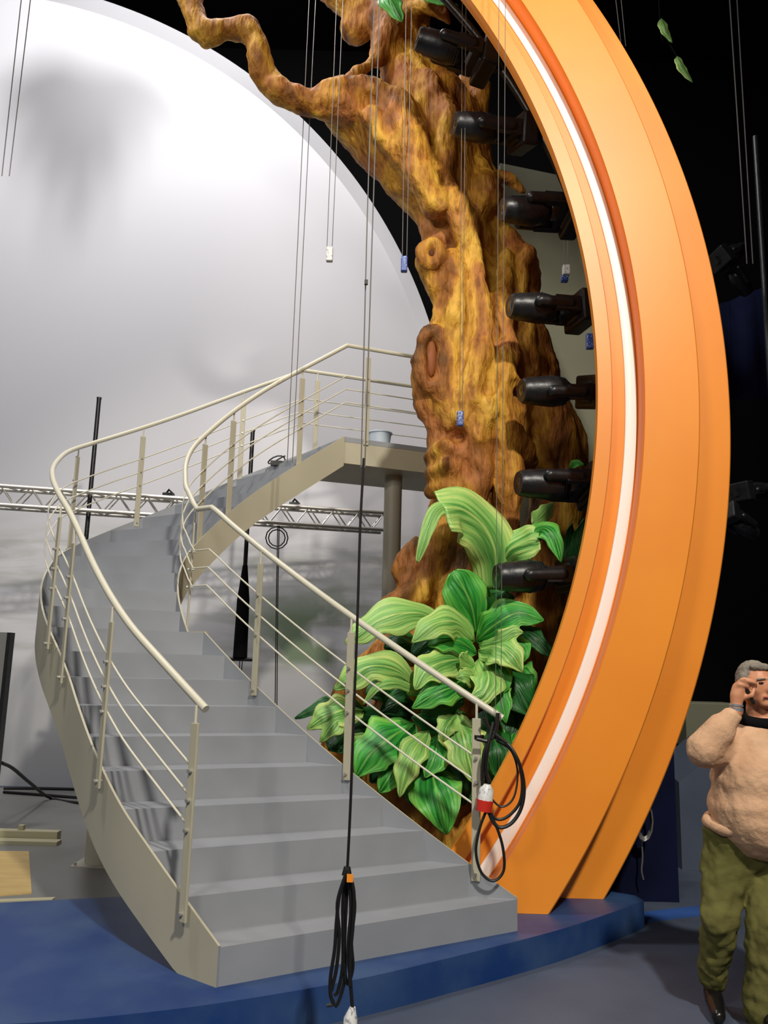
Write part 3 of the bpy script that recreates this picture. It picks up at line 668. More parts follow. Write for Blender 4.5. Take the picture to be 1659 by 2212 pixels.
leaf(pD, [(945, 1590, 6.35), (940, 1630, 6.15), (918, 1680, 6.1)], 60, GR)
leaf(pD, [(930, 1655, 6.3), (940, 1700, 6.05), (955, 1750, 5.98), (965, 1802, 5.98)], 96, GR, prof=lambda u: math.sin(math.pi * min(1, u ** .6)) ** .7 if 0 < u < 1 else .03)
leaf(pD, [(985, 1540, 6.35), (1000, 1590, 6.1), (1012, 1640, 6.05), (1024, 1692, 6.05)], 76, LT)
leaf(pD, [(985, 1545, 6.3), (965, 1570, 6.1), (958, 1600, 6.1)], 40, LT)
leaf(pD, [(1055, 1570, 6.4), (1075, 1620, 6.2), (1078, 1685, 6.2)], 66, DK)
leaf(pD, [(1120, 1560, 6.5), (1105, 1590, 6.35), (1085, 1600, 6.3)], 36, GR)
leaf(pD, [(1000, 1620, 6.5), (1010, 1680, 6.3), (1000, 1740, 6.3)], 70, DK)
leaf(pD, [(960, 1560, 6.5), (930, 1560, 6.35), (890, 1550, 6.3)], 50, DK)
for pl, lst in ((pB, ((1000, 1400, 930, 1440), (960, 1375, 890, 1420), (1080, 1420, 1150, 1400), (1060, 1330, 1110, 1290), (900, 1400, 830, 1400))),
                (pC, ((960, 1470, 880, 1500), (900, 1520, 820, 1540), (860, 1500, 790, 1500), (1100, 1450, 1160, 1490), (1040, 1520, 1060, 1600), (980, 1510, 960, 1570), (1110, 1540, 1130, 1600))),
                (pD, ((830, 1560, 740, 1580), (860, 1650, 800, 1690), (900, 1660, 890, 1740), (980, 1650, 1010, 1720), (1030, 1640, 1060, 1720), (940, 1540, 1000, 1600), (1080, 1640, 1110, 1650), (880, 1560, 830, 1560), (1000, 1720, 1020, 1780)))):
    for (x0, y0, x1_, y1_) in lst:
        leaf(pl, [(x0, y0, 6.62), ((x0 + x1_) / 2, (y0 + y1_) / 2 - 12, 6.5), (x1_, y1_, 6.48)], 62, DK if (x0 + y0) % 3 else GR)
pE = thing('giant_leaf_plant', 'green leaves at the very top edge growing from the high branch', 'plant', at(860, -10, 7.1))
leaf(pE, [(825, -25, 7.0), (845, 5, 6.9), (868, 48, 6.85)], 50, GR)
leaf(pE, [(900, -20, 7.0), (945, 0, 6.9), (990, 12, 6.85)], 26, GR)
# hanging palm fronds high above the left branch (they shade the screen)
pF = thing('palm_frond_cluster', 'palm fronds hanging from the end of the high left branch above the white screen', 'plant', (-4.9, 8.4, 11.6))
b = MB(); P = cr([tuple(at(385, -90, 6.85)), (-2.6, 7.1, 10.2), (-3.6, 7.8, 11.3), (-4.9, 8.4, 11.6)], 8); b.tube([Vector(p) for p in P], [.08 - .04 * i / len(P) for i in range(len(P))], 10); b.build('stem', 'bark', pF, smooth=True)
for i, (dx, dz, dy) in enumerate(((-.75, -.9, 0), (-.45, -1.35, .1), (-.15, -1.75, 0), (.12, -1.5, -.1), (.4, -1.1, .05), (.75, -.75, 0), (-.9, -.4, .1), (.9, -.3, -.1))):
    leafw(pF, [Vector((-4.9, 8.4, 11.6)), Vector((-4.9 + dx * .5, 8.4 + dy, 11.6 + dz * .3)), Vector((-4.9 + dx, 8.4 + dy, 11.6 + dz))], .17, GR)
# pale leaves on the dark right
tw = thing('hanging_twig', 'thin twig with two small pale leaves in the dark at top right of the arch', 'twig', at(1428, 40, 9))
b = MB(); P = cr([(at(1428, 40, 9).x, 9, 14.0), tuple(at(1424, 20, 9)), tuple(at(1440, 80, 9.03)), tuple(at(1462, 122, 9))], 6); b.tube([Vector(p) for p in P], .008, 6); b.build('stem', 'black', tw)
for a, c in (((1428, 40), (1452, 92)), ((1462, 122), (1496, 178))):
    leaf(tw, [(*a, 9), ((a[0] + c[0]) / 2 - 3, (a[1] + c[1]) / 2, 8.95), (*c, 8.95)], 20, LT)

# ================================================================== TRUSS
def truss(A, B, s=.26, nb=16):
    t = thing('aluminium_truss', 'silver lighting truss running behind the stairs and the landing column', 'truss', A)
    A = Vector(A); B = Vector(B); d = (B - A).normalized(); up = Vector((0, 0, 1)); sd = d.cross(up).normalized()
    cs = [(su, ss) for su in (0, s) for ss in (0, s)]
    for su, ss in cs:
        b = MB(); b.tube([A + up * su + sd * ss, B + up * su + sd * ss], .025, 10); b.build('chord', 'alu', t, smooth=True)
    for face in range(4):
        b = MB(); o1, o2 = [(cs[0], cs[2]), (cs[1], cs[3]), (cs[0], cs[1]), (cs[2], cs[3])][face]
        for i in range(nb):
            p = A.lerp(B, i / nb); q = A.lerp(B, (i + 1) / nb); x, y = (o1, o2) if i % 2 else (o2, o1)
            b.tube([p + up * x[0] + sd * x[1], q + up * y[0] + sd * y[1]], .009, 6)
        b.build('bracing', 'alu', t, smooth=True)
    return t
A = at(-60, 1093, 9.3); zt = A.z; d = ray(822, 1150); B = EYEV + d * ((zt - EYE) / d.z)
sc_ = B.y
truss(A, B, .215, 30)
for lab, pp in (('small black clamp on top of the truss left of the inner stair curve', (364, 1072)), ('small black clamp on top of the truss under the upper flight', (636, 1092))):
    d = ray(*pp); t_ = (zt + .25 - EYE) / d.z; P = EYEV + d * t_
    b = MB(); b.box(P, (.12, .1, .07)); b.tube([P + Vector((-.05, 0, 0)), P + Vector((0, 0, .08)), P + Vector((.06, 0, .02))], .015, 8); o = b.build('truss_clamp', 'plastic_black'); tag(o, lab, 'clamp')

# hanging black booms
def boom(top, bot, Y, label):
    d = ray(top[0], 1110); k = (B.y - A.y) / (B.x - A.x); Y = (A.y - k * A.x) / (1 - k * d.x / d.y) - .06
    T = at(*top, Y); Bm = at(*bot, Y); Bm.x = T.x
    t = thing('hanging_boom', label, 'boom', T, 'black booms hanging behind the stairs')
    b = MB(); b.tube([T, (T.x, Y, Bm.z)], .026, 12); b.build('boom_pipe', 'plastic_black', t, smooth=True)
    h = T.z - Bm.z
    b = MB(); b.tube([(T.x, Y, Bm.z + .02), (T.x, Y, Bm.z + .25 * h), (T.x, Y, Bm.z + .40 * h)], [.085, .075, .03], 12); b.build('cloth_sleeve', 'fabric_black', t, smooth=True)
    b = MB(); b.tube([(T.x - .22, Y, Bm.z), (T.x + .22, Y, Bm.z)], .025, 10); b.build('crossbar', 'plastic_black', t, smooth=True)
    b = MB(); b.tube([(T.x, Y, Bm.z), (T.x + .01, Y, Bm.z - .6)], .006, 6); b.tube([(T.x + .03, Y, Bm.z), (T.x + .02, Y, Bm.z - .6)], .006, 6)
    b.tube([T, (T.x, Y, T.z + .02)], .03, 8); b.build('tail_cord', 'cable', t)
boom((546, 932), (524, 1424), 9.0, 'black hanging boom with crossbar seen between the railing rods')
boom((214, 862), (175, 1400), 9.0, 'black hanging boom rising beside the leftmost upper railing post')

# ================================================================== CABLES
def cable(name, pts, r, m, label, cat='cable', parent=None, group=None, n=6):
    b = MB(); P = [at(*p) for p in pts]; P = [Vector(q) for q in cr([tuple(p) for p in P], n)]
    b.tube(P, r, 8); o = b.build(name, m, parent, smooth=True)
    if parent is None and label: tag(o, label, cat, group)
    return o
def cordpair(x0, x1, y0, y1, Y, sep, label, r=.004):
    t = thing('suspension_cord', label, 'cord', at(x0, y0, Y), None)
    for s in (-1, 1):
        T = at(x0 + s * sep, y0, Y); b = MB(); b.tube([(T.x, T.y, 13.99), T, at(x1 + s * sep * .8, y1, Y)], r, 6); b.build('cord_strand', 'cord', t, smooth=True)
    return t
cordpair(58, 12, -20, 380, 6.0, 10, 'faint pair of grey cords at the far left of the white screen')
cordpair(676, 626, -20, 1000, 7.0, 7, 'thin grey cord pair hanging past the left end of the tree branch')
t = cordpair(735, 712, -20, 532, 6.6, 7, 'short thin cord pair ending at the white connector before the screen', .0035)
b = MB(); b.box(at(712, 550, 6.6), (.055, .05, .13)); o = b.build('hanging_connector', 'whitebox', bevel=.008); tag(o, 'white connector box hanging in front of the white screen', 'connector')
t = cordpair(884, 874, -20, 552, 6.6, 6, 'thin cord pair ending at the blue connector at the screen edge', .0035)
b = MB(); b.box(at(873, 571, 6.6), (.055, .05, .14)); o = b.build('hanging_connector', 'bluebox', bevel=.008); tag(o, 'blue connector box hanging at the edge of the white screen', 'connector')
t = cordpair(1003, 996, -20, 888, 6.2, 4, 'thin cord pair hanging in front of the trunk to a blue connector', .0025)
b = MB(); b.box(at(994, 905, 6.2), (.05, .05, .12)); o = b.build('hanging_connector', 'bluebox', bevel=.008); tag(o, 'blue connector box hanging in front of the tree trunk', 'connector')
t = cordpair(1230, 1222, -20, 572, 7.5, 5, 'thin wires above the white and blue plug by the khaki board', .003)
b = MB(); b.box(at(1223, 584, 7.5), (.07, .06, .10)); b.box(at(1219, 603, 7.5), (.07, .06, .06), None, 1); o = b.build('hanging_connector', ['whitebox', 'bluebox'], bevel=.01); tag(o, 'white and blue plug hanging between the trunk and the arch', 'connector')
b = MB(); b.box(at(1274, 738, 7.5), (.07, .06, .15)); o = b.build('hanging_connector', 'bluebox', bevel=.01); tag(o, 'dark blue connector partly hidden by the inner edge of the arch', 'connector')
cordpair(1085, 1076, -20, 1560, 5.15, 7, 'long cord pair hanging before the trunk down to the right newel post', .0022)
cordpair(1334, 1347, -20, 100, 7.0, 6, 'short cord pair vanishing behind the top of the arch')
cordpair(1583, 1620, -20, 570, 8.4, 8, 'grey cord pair hanging on the dark right side of the arch', .007)
# main cable with bundled tail
mc = thing('hanging_power_cable', 'long black cable hanging before the stairs with a bundled looped tail', 'cable', at(752, 1880, 3.7))
for s in (-1, 1): b = MB(); T = at(815 + s * 6, -20, 3.7); b.tube([(T.x, T.y, 13.99), T], .003, 6); b.build('steel_cord', 'cord', mc); cable('steel_cord', [(815 + s * 6, -20, 3.7), (800 + s * 6, 450, 3.7), (784 + s * 4, 1010, 3.7)], .003, 'cord', None, parent=mc)
b = MB(); b.box(at(791, 610, 3.68), (.016, .016, .022)); b.build('cord_knot', 'cable', mc)
cable('cable', [(786, 990, 3.7), (778, 1140, 3.7), (772, 1340, 3.7), (764, 1550, 3.7), (757, 1740, 3.7), (750, 1885, 3.7)], [.0055] * 200 if False else .006, 'cable', None, parent=mc)
TA = [[(750, 1880), (734, 1930), (727, 1990), (723, 2050), (714, 2110), (714, 2150), (720, 2168), (706, 2172)], [(750, 1883), (741, 1940), (741, 2030), (740, 2090), (730, 2140), (722, 2150)],
      [(752, 1880), (764, 1925), (763, 1990), (757, 2060), (755, 2130)], [(750, 1885), (748, 1950), (744, 2040), (745, 2110), (733, 2160), (724, 2175)],
      [(751, 1885), (758, 1960), (752, 2050), (757, 2120), (762, 2190)], [(749, 1882), (729, 1950), (733, 2020), (727, 2090), (716, 2140)], [(751, 1882), (766, 1950), (759, 2030), (762, 2090), (750, 2125), (742, 2080)]]
for i, T in enumerate(TA): cable('cable_loop', [(x, y, 3.7 + .012 * ((i * 3) % 5 - 2)) for x, y in T], .0075, 'cable', None, parent=mc)
b = MB(); b.tube([at(750, 1872, 3.69), at(749, 1890, 3.69)], [.014, .022], 10); b.build('tie', 'cable', mc)
b = MB(); b.box(at(756, 1897, 3.665), (.026, .01, .03)); b.build('orange_tag', 'orange', mc)
b = MB(); b.tube([at(762, 2175, 3.7), at(757, 2200, 3.7), at(757, 2230, 3.7)], [.012, .028, .032], 12); b.build('plug', 'whitebox', mc, smooth=True)
# cable coil on right newel
cc = thing('coiled_cable', 'black cable coil with a red and white plug hanging on the right newel post', 'cable', at(1060, 1600, 5.13))
Yc = 5.12
cable('coil', [(1045, 1550, Yc), (1058, 1575, Yc), (1075, 1590, Yc), (1100, 1612, Yc), (1122, 1650, Yc), (1132, 1700, Yc), (1126, 1745, Yc), (1105, 1778, Yc), (1078, 1787, Yc), (1060, 1765, Yc), (1058, 1740, Yc)], .011, 'cable', None, parent=cc)
cable('coil', [(1060, 1590, Yc + .02), (1095, 1605, Yc), (1118, 1640, Yc - .02), (1128, 1690, Yc), (1122, 1735, Yc), (1095, 1765, Yc), (1070, 1768, Yc), (1050, 1740, Yc)], .009, 'cable', None, parent=cc)
cable('coil', [(1072, 1600, Yc + .02), (1104, 1622, Yc + .02), (1118, 1668, Yc + .02), (1110, 1722, Yc), (1085, 1743, Yc), (1062, 1725, Yc), (1052, 1700, Yc)], .006, 'cable', None, parent=cc)
cable('coil', [(1050, 1752, Yc), (1036, 1790, Yc), (1028, 1840, Yc), (1040, 1885, Yc), (1066, 1903, Yc), (1088, 1880, Yc), (1086, 1830, Yc), (1070, 1780, Yc), (1052, 1752, Yc)], .0085, 'cable', None, parent=cc)
cable('coil', [(1060, 1590, Yc), (1045, 1630, Yc), (1042, 1680, Yc), (1045, 1710, Yc)], .011, 'cable', None, parent=cc)
cable('coil', [(1066, 1560, Yc), (1055, 1610, Yc - .02), (1050, 1660, Yc), (1058, 1690, Yc)], .011, 'cable', None, parent=cc)
cable('coil', [(1076, 1540, Yc), (1070, 1580, Yc), (1056, 1600, Yc), (1030, 1596, Yc)], .012, 'cable', None, parent=cc)
b = MB(); b.tube([at(1052, 1694, Yc), at(1051, 1705, Yc), at(1048, 1728, Yc)], [.022, .042, .045], 14); b.build('white_plug_body', 'whitebox', cc, smooth=True)['label'] = 'white plug body'
b = MB(); b.tube([at(1048, 1728, Yc), at(1045, 1752, Yc)], [.05, .046], 14); b.build('red_plug_collar', 'red', cc, smooth=True)['label'] = 'red plug collar'
b = MB(); P = at(1034, 1592, 5.22); b.tube([P + Vector((0, 0, -.012)), P + Vector((0, 0, .012))], .035, 12); b.build('tape_band', 'cable', cc)
# cable coils on truss, and thin line down
t = thing('truss_cable', 'thin dark cable looped over the truss and hanging to the floor', 'cable', at(600, 1150, 9.5))
dT = A.lerp(B, .72).y - .15
for rr in (24, 18): 
    b = MB(); b.tube([at(598 + rr * math.cos(a / 12 * 6.283), 1162 + rr * math.sin(a / 12 * 6.283), dT) for a in range(13)], .008, 6); b.build('cable_loop', 'cable', t, smooth=True)
cable('cable_drop', [(600, 1135, dT), (597, 1300, dT), (594, 1540, dT)], .006, 'cable', None, parent=t); cable('cable_drop', [(603, 1135, dT), (600, 1300, dT), (598, 1540, dT)], .006, 'cable', None, parent=t)
b = MB(); P = at(597, 1003, 8.62); 
b.tube([P + Vector((.09 * math.cos(a), 0, .05 + .045 * math.sin(a * 1.3))) for a in [i * .5 for i in range(14)]], .008, 6); b.box(P + Vector((0, 0, .01)), (.12, .06, .05)); o = b.build('cable_knot', 'cable'); tag(o, 'small tangle of black cable lying on the upper stringer', 'cable')
# floor cables at left
for i, (pp, lab) in enumerate((([(5, 1648, 0), (28, 1660, 0), (70, 1700, 0), (110, 1722, 0), (178, 1735, 0), (260, 1738, 0)], 'thick black cable curving down from the grey board at left'), ([(8, 1700, 0), (60, 1700, 0), (160, 1705, 0), (230, 1708, 0)], 'straight black cable on the floor at left, upper of two'), ([(8, 1711, 0), (90, 1717, 0), (170, 1723, 0), (240, 1726, 0)], 'straight black cable on the floor at left, lower of two'))):
    b = MB(); Yf = 9.6 - i * .1
    if i == 0: P = [at(4, 1648, 8.5), at(28, 1660, 8.9), at(66, 1692, 9.6)] + [atz(x, y, .02) for x, y in ((110, 1724), (178, 1735), (260, 1738))]
    else: P = [atz(x, max(y, 1703), .02) for x, y, _ in pp]
    b.tube([Vector(q) for q in cr([tuple(p) for p in P], 5)], .018, 8); o = b.build('floor_cable', 'cable', smooth=True); tag(o, lab, 'cable')

# ================================================================== SMALL THINGS
b = MB(); c = at(820, 952, 8.55); zz = zk(22); c = Vector((c.x, 8.62, zz))
t = thing('bucket', 'pale translucent bucket standing on the landing', 'bucket', c)
b.tube([c + Vector((0, 0, 0)), c + Vector((0, 0, .20)), c + Vector((0, 0, .205)), c + Vector((0, 0, .02))], [.098, .125, .115, .09], 24); b.build('bucket_body', 'bucket', t, smooth=True)
b = MB(); b.tube([c + Vector((.129 * math.cos(a), .129 * math.sin(a), .195)) for a in [i * math.pi / 12 for i in range(25)]], .008, 8); b.build('bucket_rim', 'bucket', t, smooth=True)
b = MB(); P = at(-60, 1790, 8.0); 
t = thing('grey_board', 'dark grey upright board with black edge at the left picture border', 'board', (at(0, 1790, 8.2).x, 8.2, 0))
x1 = at(22, 1366, 8.2).x - .04; zt_ = at(18, 1366, 8.2).z
b = MB(); b.box((x1 - .5, 8.25, zt_ / 2), (1.0, .05, zt_)); b.build('board_face', 'greybox', t)
b = MB(); b.box((x1 + .02, 8.27, zt_ / 2), (.035, .10, zt_)); b.build('edge_strip', 'plastic_black', t)
P = atz(122, 1822, 0); Q = atz(0, 1812, 0); 
b = MB(); b.box((P.x - .9, P.y + .05, .05), (1.8, .10, .10)); b.box((P.x - .9, P.y - .07, .02), (1.9, .12, .04)); b.box((P.x - .35, P.y + .05, .12), (.05, .05, .05)); o = b.build('low_plank', 'plank', bevel=.005); tag(o, 'long pale plank lying on the floor beyond the blue platform at left', 'plank')
b = MB(); b.prism([(-8.5, 5.2), (-2.29, 5.53), (-1.5, 5.75), (0.1, 6.42), (0.1, 11.2), (-8.5, 11.2)], .0005, .004); o = b.build('grey_floor_sheet', mat('grey_vinyl', rgb(128, 128, 126), .45, c2=rgb(112, 112, 108), scale=.8)); tag(o, 'grey vinyl floor sheet behind the blue platform under the stairs', 'floor sheet')
b = MB(); ps = [atz(62, 1842, 0), atz(68, 1932, 0), atz(-160, 1950, 0), atz(-160, 1842, 0)]; b.prism([(p.x, p.y) for p in ps], .004, .014)
b.build('parquet_panel', 'wood'); tag(bpy.data.objects['parquet_panel'], 'yellow parquet panel on the floor behind the platform at left', 'parquet')
b = MB(); p1 = atz(0, 1946, .1); b.prism([(-4.2, 4.91), (-2.29, 5.47), (-2.0, 5.55), (-2.0, 5.60), (-2.29, 5.53), (-4.2, 4.97)], 0, .175); o = b.build('edge_batten', 'plank'); tag(o, 'pale batten along the back edge of the blue platform', 'batten')
# khaki board behind tree at right
b = MB(); Pts = [at(1080, 352, 9.0), at(1215, 380, 9.0), at(1330, 402, 9.0)]
vs = [(p.x, 9.0, p.z) for p in Pts] + [(Pts[2].x, 9.0, 0), (Pts[0].x, 9.0, 0)]; vs2 = [(x, 9.08, z) for x, y, z in vs]
b.add(vs + vs2, [(0, 1, 2, 3, 4), (9, 8, 7, 6, 5)] + [(i, (i + 1) % 5, 5 + (i + 1) % 5, 5 + i) for i in range(5)]); o = b.build('khaki_board', 'khaki'); tag(o, 'tall khaki board standing behind the tree and lamps', 'board')
# navy block behind arch
p0 = atz(1330, 1936, 0); p1 = atz(1463, 1926, 0); h = at(1463, 1625, p1.y).z
b = MB(); b.prism([(p0.x, 6.55), (p1.x, 6.55), (p1.x, 6.95), (p0.x - .3, 6.95)], 0, 1.25); o = b.build('navy_block', 'navy', bevel=.01); tag(o, 'dark navy block behind the foot of the orange arch', 'block')
xr = at(1463, 1800, 6.55).x; 
for v in o.data.vertices:
    if v.co.x > p0.x + .1: v.co.x = xr
# blue drape on right
b = MB(); n = 40; vs = []
for i in range(n):
    x = at(1500, 700, 10.5).x + i * .06; y = 10.5 + .04 * math.sin(i * .9); zt2 = at(1500, 680, 10.5).z + i * .06 * .45
    vs += [(x, y, at(1500, 860, 10.5).z), (x, y, zt2)]
b.add(vs, [(2 * i, 2 * i + 2, 2 * i + 3, 2 * i + 1) for i in range(n - 1)]); o = b.build('navy_drape', 'navy', smooth=True); s = o.modifiers.new('s', 'SOLIDIFY'); s.thickness = .01
tag(o, 'dark blue cloth hanging in the background right of the arch', 'drape')
# khaki case, grey sloping cover, floor line behind the person
b = MB(); P = at(1530, 1560, 8.5); b.box((P.x, 8.6, P.z - .02), (.55, .5, .42)); b.box((P.x, 8.6, (P.z - .23) / 2), (.5, .45, P.z - .23), None, 1); o = b.build('khaki_case', ['khaki', 'black'], bevel=.01); tag(o, 'khaki case on a black stand seen beside the person', 'case')
b = MB(); q = [atz(1468, 1800, 0), atz(1600, 1790, 0)]
xa = at(1467, 1700, 7.6).x; za = at(1467, 1690, 7.6).z; zb = at(1540, 1625, 7.6).z; xb = at(1545, 1625, 7.6).x
b.add([(xa, 7.6, 0), (xb + .5, 7.6, 0), (xb + .5, 7.6, zb), (xb, 7.6, zb), (xa, 7.6, za), (xa, 8.2, 0), (xb + .5, 8.2, 0), (xb + .5, 8.2, zb + .1), (xb, 8.2, zb + .1), (xa, 8.2, za + .1)],
      [(0, 1, 2, 3, 4), (5, 9, 8, 7, 6), (0, 4, 9, 5), (4, 3, 8, 9), (3, 2, 7, 8), (1, 6, 7, 2), (0, 5, 6, 1)]); o = b.build('grey_cover', 'floor'); tag(o, 'grey sloping cover behind the person', 'cover')
b = MB(); ps = [atz(1380, 1972, 0), atz(1520, 1956, 0), atz(1600, 1962, 0), atz(1600, 1980, 0), atz(1520, 1978, 0), atz(1385, 1994, 0)]; b.prism([(p.x, p.y) for p in ps], .001, .004); o = b.build('floor_stripe', mat('blue_stripe', rgb(48, 84, 150), .5)); tag(o, 'bright blue stripe on the floor right of the platform', 'stripe')
b = MB(); ps = [atz(1462, 1850, 0), atz(1530, 1858, 0), atz(1530, 1870, 0), atz(1462, 1872, 0)]; b.prism([(p.x, p.y) for p in ps], .001, .004); o = b.build('floor_stripe', mat('yellow_stripe', rgb(150, 140, 60), .5)); tag(o, 'dull yellow stripe on the floor behind the navy block', 'stripe')
t = thing('grey_cable_coil', 'grey cable coil with a dangling end hanging behind the arch foot', 'cable', at(1400, 1790, 6.45))
for i in range(5):
    b = MB(); b.tube([at(1392 + (14 + i) * math.cos(a * .5236) , 1775 + (34 + i * 2) * math.sin(a * .5236), 6.43 - i * .012) for a in range(13)], .006, 6); b.build('coil', 'cord', t, smooth=True)
cable('loose_end', [(1385, 1800, 6.43), (1388, 1850, 6.43), (1386, 1880, 6.43), (1390, 1900, 6.43)], .006, 'cord', None, parent=t)

# ================================================================== PERSON
YP = 4.42
def pp(x, y, d=0.0): return at(x, y, YP + d)
def pr(r): return r * YP / F * 1.0
man = thing('person', 'person in a beige sweater and olive trousers walking with a phone at the ear', 'person', (pp(1620, 2190).x, YP, 0))
HC = pp(1634, 1480)
def cap(a, b_, ra, rb): return (a, b_, pr(ra), pr(rb))
body = []
neck = pp(1645, 1560, .03)
body += [cap(pp(1640, 1530, .02), neck, 27, 30)]
body += [cap(pp(1648, 1590, .05), pp(1650, 1780, .04), 58, 72), cap(pp(1600, 1600, .05), pp(1700, 1600, .05), 34, 34)]
# right arm: shoulder, elbow, wrist
SH, EL, WR = pp(1596, 1602, .04), pp(1517, 1622, -.12), pp(1590, 1536, -.14)
body += [cap(SH, EL, 30, 24), cap(EL, WR, 24, 14)]
SH2, EL2, WR2 = pp(1712, 1602, .05), pp(1745, 1710, .04), pp(1745, 1830, -.05)
body += [cap(SH2, EL2, 30, 23), cap(EL2, WR2, 22, 14)]
HIP, KN, AN = pp(1590, 1850, .05), pp(1555, 1985, -.04), pp(1538, 2120, .14)
HIP2, KN2, AN2 = pp(1690, 1850, .05), pp(1668, 2010, -.12), pp(1655, 2160, -.08)
for a, k, n_ in ((HIP, KN, AN), (HIP2, KN2, AN2)): body += [cap(a, k, 40, 27), cap(k, n_, 26, 17)]
body += [cap(pp(1600, 1830, .05), pp(1690, 1830, .05), 48, 48)]
head_e = [(HC, (.082, .098, .118)), (HC + Vector((.012, -.035, -.055)), (.058, .062, .062)), (HC + Vector((.014, -.06, -.088)), (.034, .034, .026)),
          (HC + Vector((.02, -.098, -.022)), (.013, .022, .024)), (HC + Vector((.02, -.090, .0)), (.011, .018, .03)), (HC + Vector((.018, -.075, .035)), (.055, .025, .014)),
          (HC + Vector((-.035, -.06, -.02)), (.025, .025, .022)), (HC + Vector((.06, -.055, -.02)), (.022, .025, .022)),
          (HC + Vector((.016, -.088, -.052)), (.024, .012, .006)), (HC + Vector((.016, -.084, -.064)), (.020, .012, .007)),
          (HC + Vector((-.086, .01, -.01)), (.012, .02, .033)), (HC + Vector((.088, .01, -.01)), (.012, .02, .033))]
# hand at the ear: palm + five fingers closed around the phone
hand = []
PM = pp(1592, 1502, -.14)
hand += [(WR, PM, .026, .034), (PM, PM + Vector((.012, 0, .035)), .034, .034)]
for i, (fx, fz, ln) in enumerate(((-.026, .03, .044), (-.006, .052, .048), (.014, .058, .044), (.032, .052, .036))):
    a = PM + Vector((fx * .6, -.004 * i, fz)); k1 = a + Vector((.018, -.030, ln * .55)); k2 = k1 + Vector((.036, -.004, -.006)); k3 = k2 + Vector((.012, .014, -.02))
    hand += [(a, k1, .0115, .0105), (k1, k2, .0105, .0095), (k2, k3, .0095, .008)]
th = PM + Vector((.028, -.012, -.01)); hand += [(th, th + Vector((.032, -.022, .012)), .014, .012), (th + Vector((.032, -.022, .012)), th + Vector((.046, -.016, .04)), .012, .010)]
hand2 = [(WR2, WR2 + Vector((0, -.01, -.07)), .026, .034)]
for i in range(4):
    a = WR2 + Vector((-.03 + .02 * i, -.012, -.09)); hand2 += [(a, a + Vector((0, -.008, -.045)), .011, .010), (a + Vector((0, -.008, -.045)), a + Vector((0, .008, -.075 + .006 * abs(i - 1))), .010, .008)]
hand2 += [(WR2 + Vector((-.02, -.01, -.04)), WR2 + Vector((-.045, -.03, -.08)), .014, .010)]
skin = blob('body', [c for c in body] + hand + hand2, .0062, 'skin', man, smooth=2, ells=head_e)
hair_e = [(HC + Vector((-.004, .022, .028)), (.090, .098, .102)), (HC + Vector((-.07, .0, .02)), (.025, .05, .05)), (HC + Vector((.07, .0, .02)), (.025, .05, .05)), (HC + Vector((.0, -.055, .092)), (.055, .035, .022))]
blob('hair', [], .008, 'hair', man, smooth=2, ells=hair_e, disp=[(.02, .008, 'CLOUDS')])
b = MB()
for s in (-.016, .052): b.ell(HC + Vector((s, -.093, .012)), (.013, .008, .006))
b.build('eyes', 'eye', man, smooth=True)
b = MB()
for s in (-.016, .052): b.capsule(HC + Vector((s - .018, -.094, .03)), HC + Vector((s + .018, -.096, .033)), .005, .005)
b.build('eyebrows', 'hair', man, smooth=True)
b = MB(); b.capsule(HC + Vector((-.006, -.1, -.058)), HC + Vector((.036, -.1, -.058)), .005, .005); b.build('mouth', 'lip', man, smooth=True)
# sweater
sw = [cap(pp(1640, 1628, .04), pp(1650, 1650, .04), 60, 84), cap(pp(1632, 1640, 0), pp(1640, 1750, -.03), 78, 98), cap(pp(1640, 1690, -.02), pp(1650, 1705, 0), 96, 94), cap(pp(1602, 1600, .05), pp(1700, 1600, .05), 40, 40),
      cap(pp(1600, 1640, .03), pp(1600, 1740, .02), 50, 58), cap(pp(1598, 1606, .02), pp(1560, 1618, -.06), 38, 34), cap(pp(1560, 1618, -.06), pp(1522, 1622, -.12), 33, 36), cap(pp(1522, 1620, -.12), pp(1556, 1575, -.13), 37, 31), cap(pp(1552, 1580, -.13), pp(1580, 1548, -.14), 31, 19),
      cap(SH2, EL2, 38, 33), cap(EL2, pp(1745, 1815, -.04), 32, 22), cap(pp(1580, 1738, .03), pp(1700, 1752, .02), 50, 50)]
blob('sweater', sw, .013, 'sweater', man, smooth=5, disp=[(.16, .024, 'CLOUDS'), (.05, .010, 'CLOUDS')])
b = MB(); HM = pp(1646, 1786, .02); b.tube([HM + Vector((.262 * math.cos(a), .215 * math.sin(a), .012 * math.sin(a * 3) - .012 * math.cos(a))) for a in [i * math.pi / 20 for i in range(41)]], [.030 + .004 * math.sin(i * 1.7) for i in range(41)], 10)
b.tube([HM + Vector((0, 0, .03)), HM + Vector((0, 0, -.015))], [.25, .24], 24); b.build('sweater_hem', 'sweater', man, smooth=True)
b = MB()
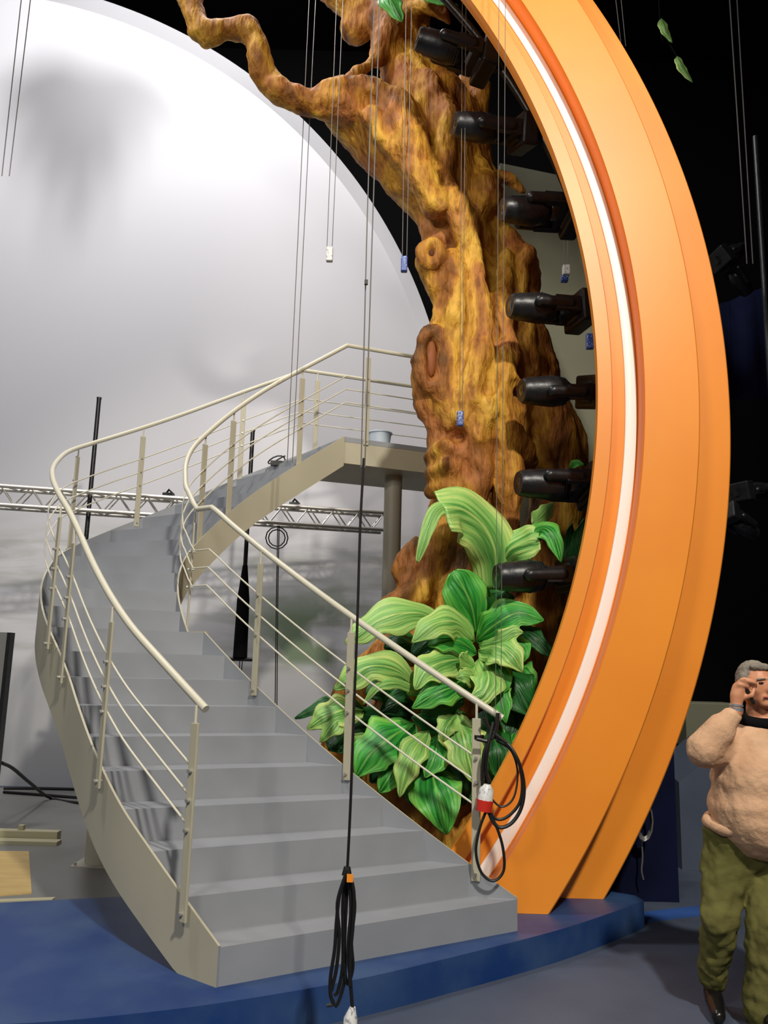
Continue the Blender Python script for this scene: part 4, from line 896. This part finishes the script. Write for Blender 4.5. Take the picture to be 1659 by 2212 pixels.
b.tube([pp(1643, 1556, .0) + Vector((.088 * math.cos(a), .085 * math.sin(a), .018 * math.sin(a))) for a in [i * math.pi / 12 for i in range(25)]], .032, 10); b.tube([pp(1643, 1545, .0), pp(1643, 1582, .03)], [.088, .11], 16); b.build('black_collar', 'fabric_black', man, smooth=True)['label'] = 'black turtleneck collar'
tr = [cap(pp(1592, 1835, .05), pp(1690, 1835, .05), 62, 62), cap(pp(1572, 1855, .04), pp(1550, 1985, -.04), 50, 35), cap(pp(1555, 1985, -.04), pp(1538, 2110, .12), 34, 29), cap(pp(1584, 1805, .04), pp(1580, 1870, .03), 60, 52),
      cap(pp(1684, 1860, .05), pp(1668, 2010, -.12), 58, 48), cap(pp(1668, 2010, -.12), pp(1655, 2185, -.08), 46, 42)]
blob('trousers', tr, .013, 'trousers', man, smooth=4, disp=[(.10, .035, 'CLOUDS'), (.05, .012, 'CLOUDS')])
def shoe(an, yaw):
    b = MB(); g = Vector((an.x, an.y, 0)); f = Vector((math.sin(yaw), -math.cos(yaw), 0))
    lift = max(0, an.z - .10)
    c = [(g + Vector((0, 0, .05 + lift)), g + f * .10 + Vector((0, 0, .045 + lift * .6)), .045, .047), (g + f * .10 + Vector((0, 0, .045 + lift * .6)), g + f * .20 + Vector((0, 0, .035 + lift * .2)), .046, .034), (g + Vector((0, 0, .11 + lift)), g + Vector((0, 0, .05 + lift)), .04, .045)]
    return blob('shoe', c, .009, 'leather', man, smooth=2)
shoe(AN, -.25); shoe(AN2, -.1)
b = MB(); d = (PM - WR).normalized()
b.tube([WR + d * .0, WR + d * .018], .034, 16); b.tube([WR + d * .024, WR + d * .034], .033, 16); b.build('wristband', 'silver', man, smooth=True)['label'] = 'silver wristband'
# phone in hand
ph = PM + Vector((.048, -.01, .012))
b = MB(); b.box(ph, (.018, .045, .115), Matrix.Rotation(math.radians(-24), 3, 'Y')); o = b.build('mobile_phone', 'plastic_black', bevel=.005); tag(o, 'small black mobile phone held to the ear of the person', 'phone')
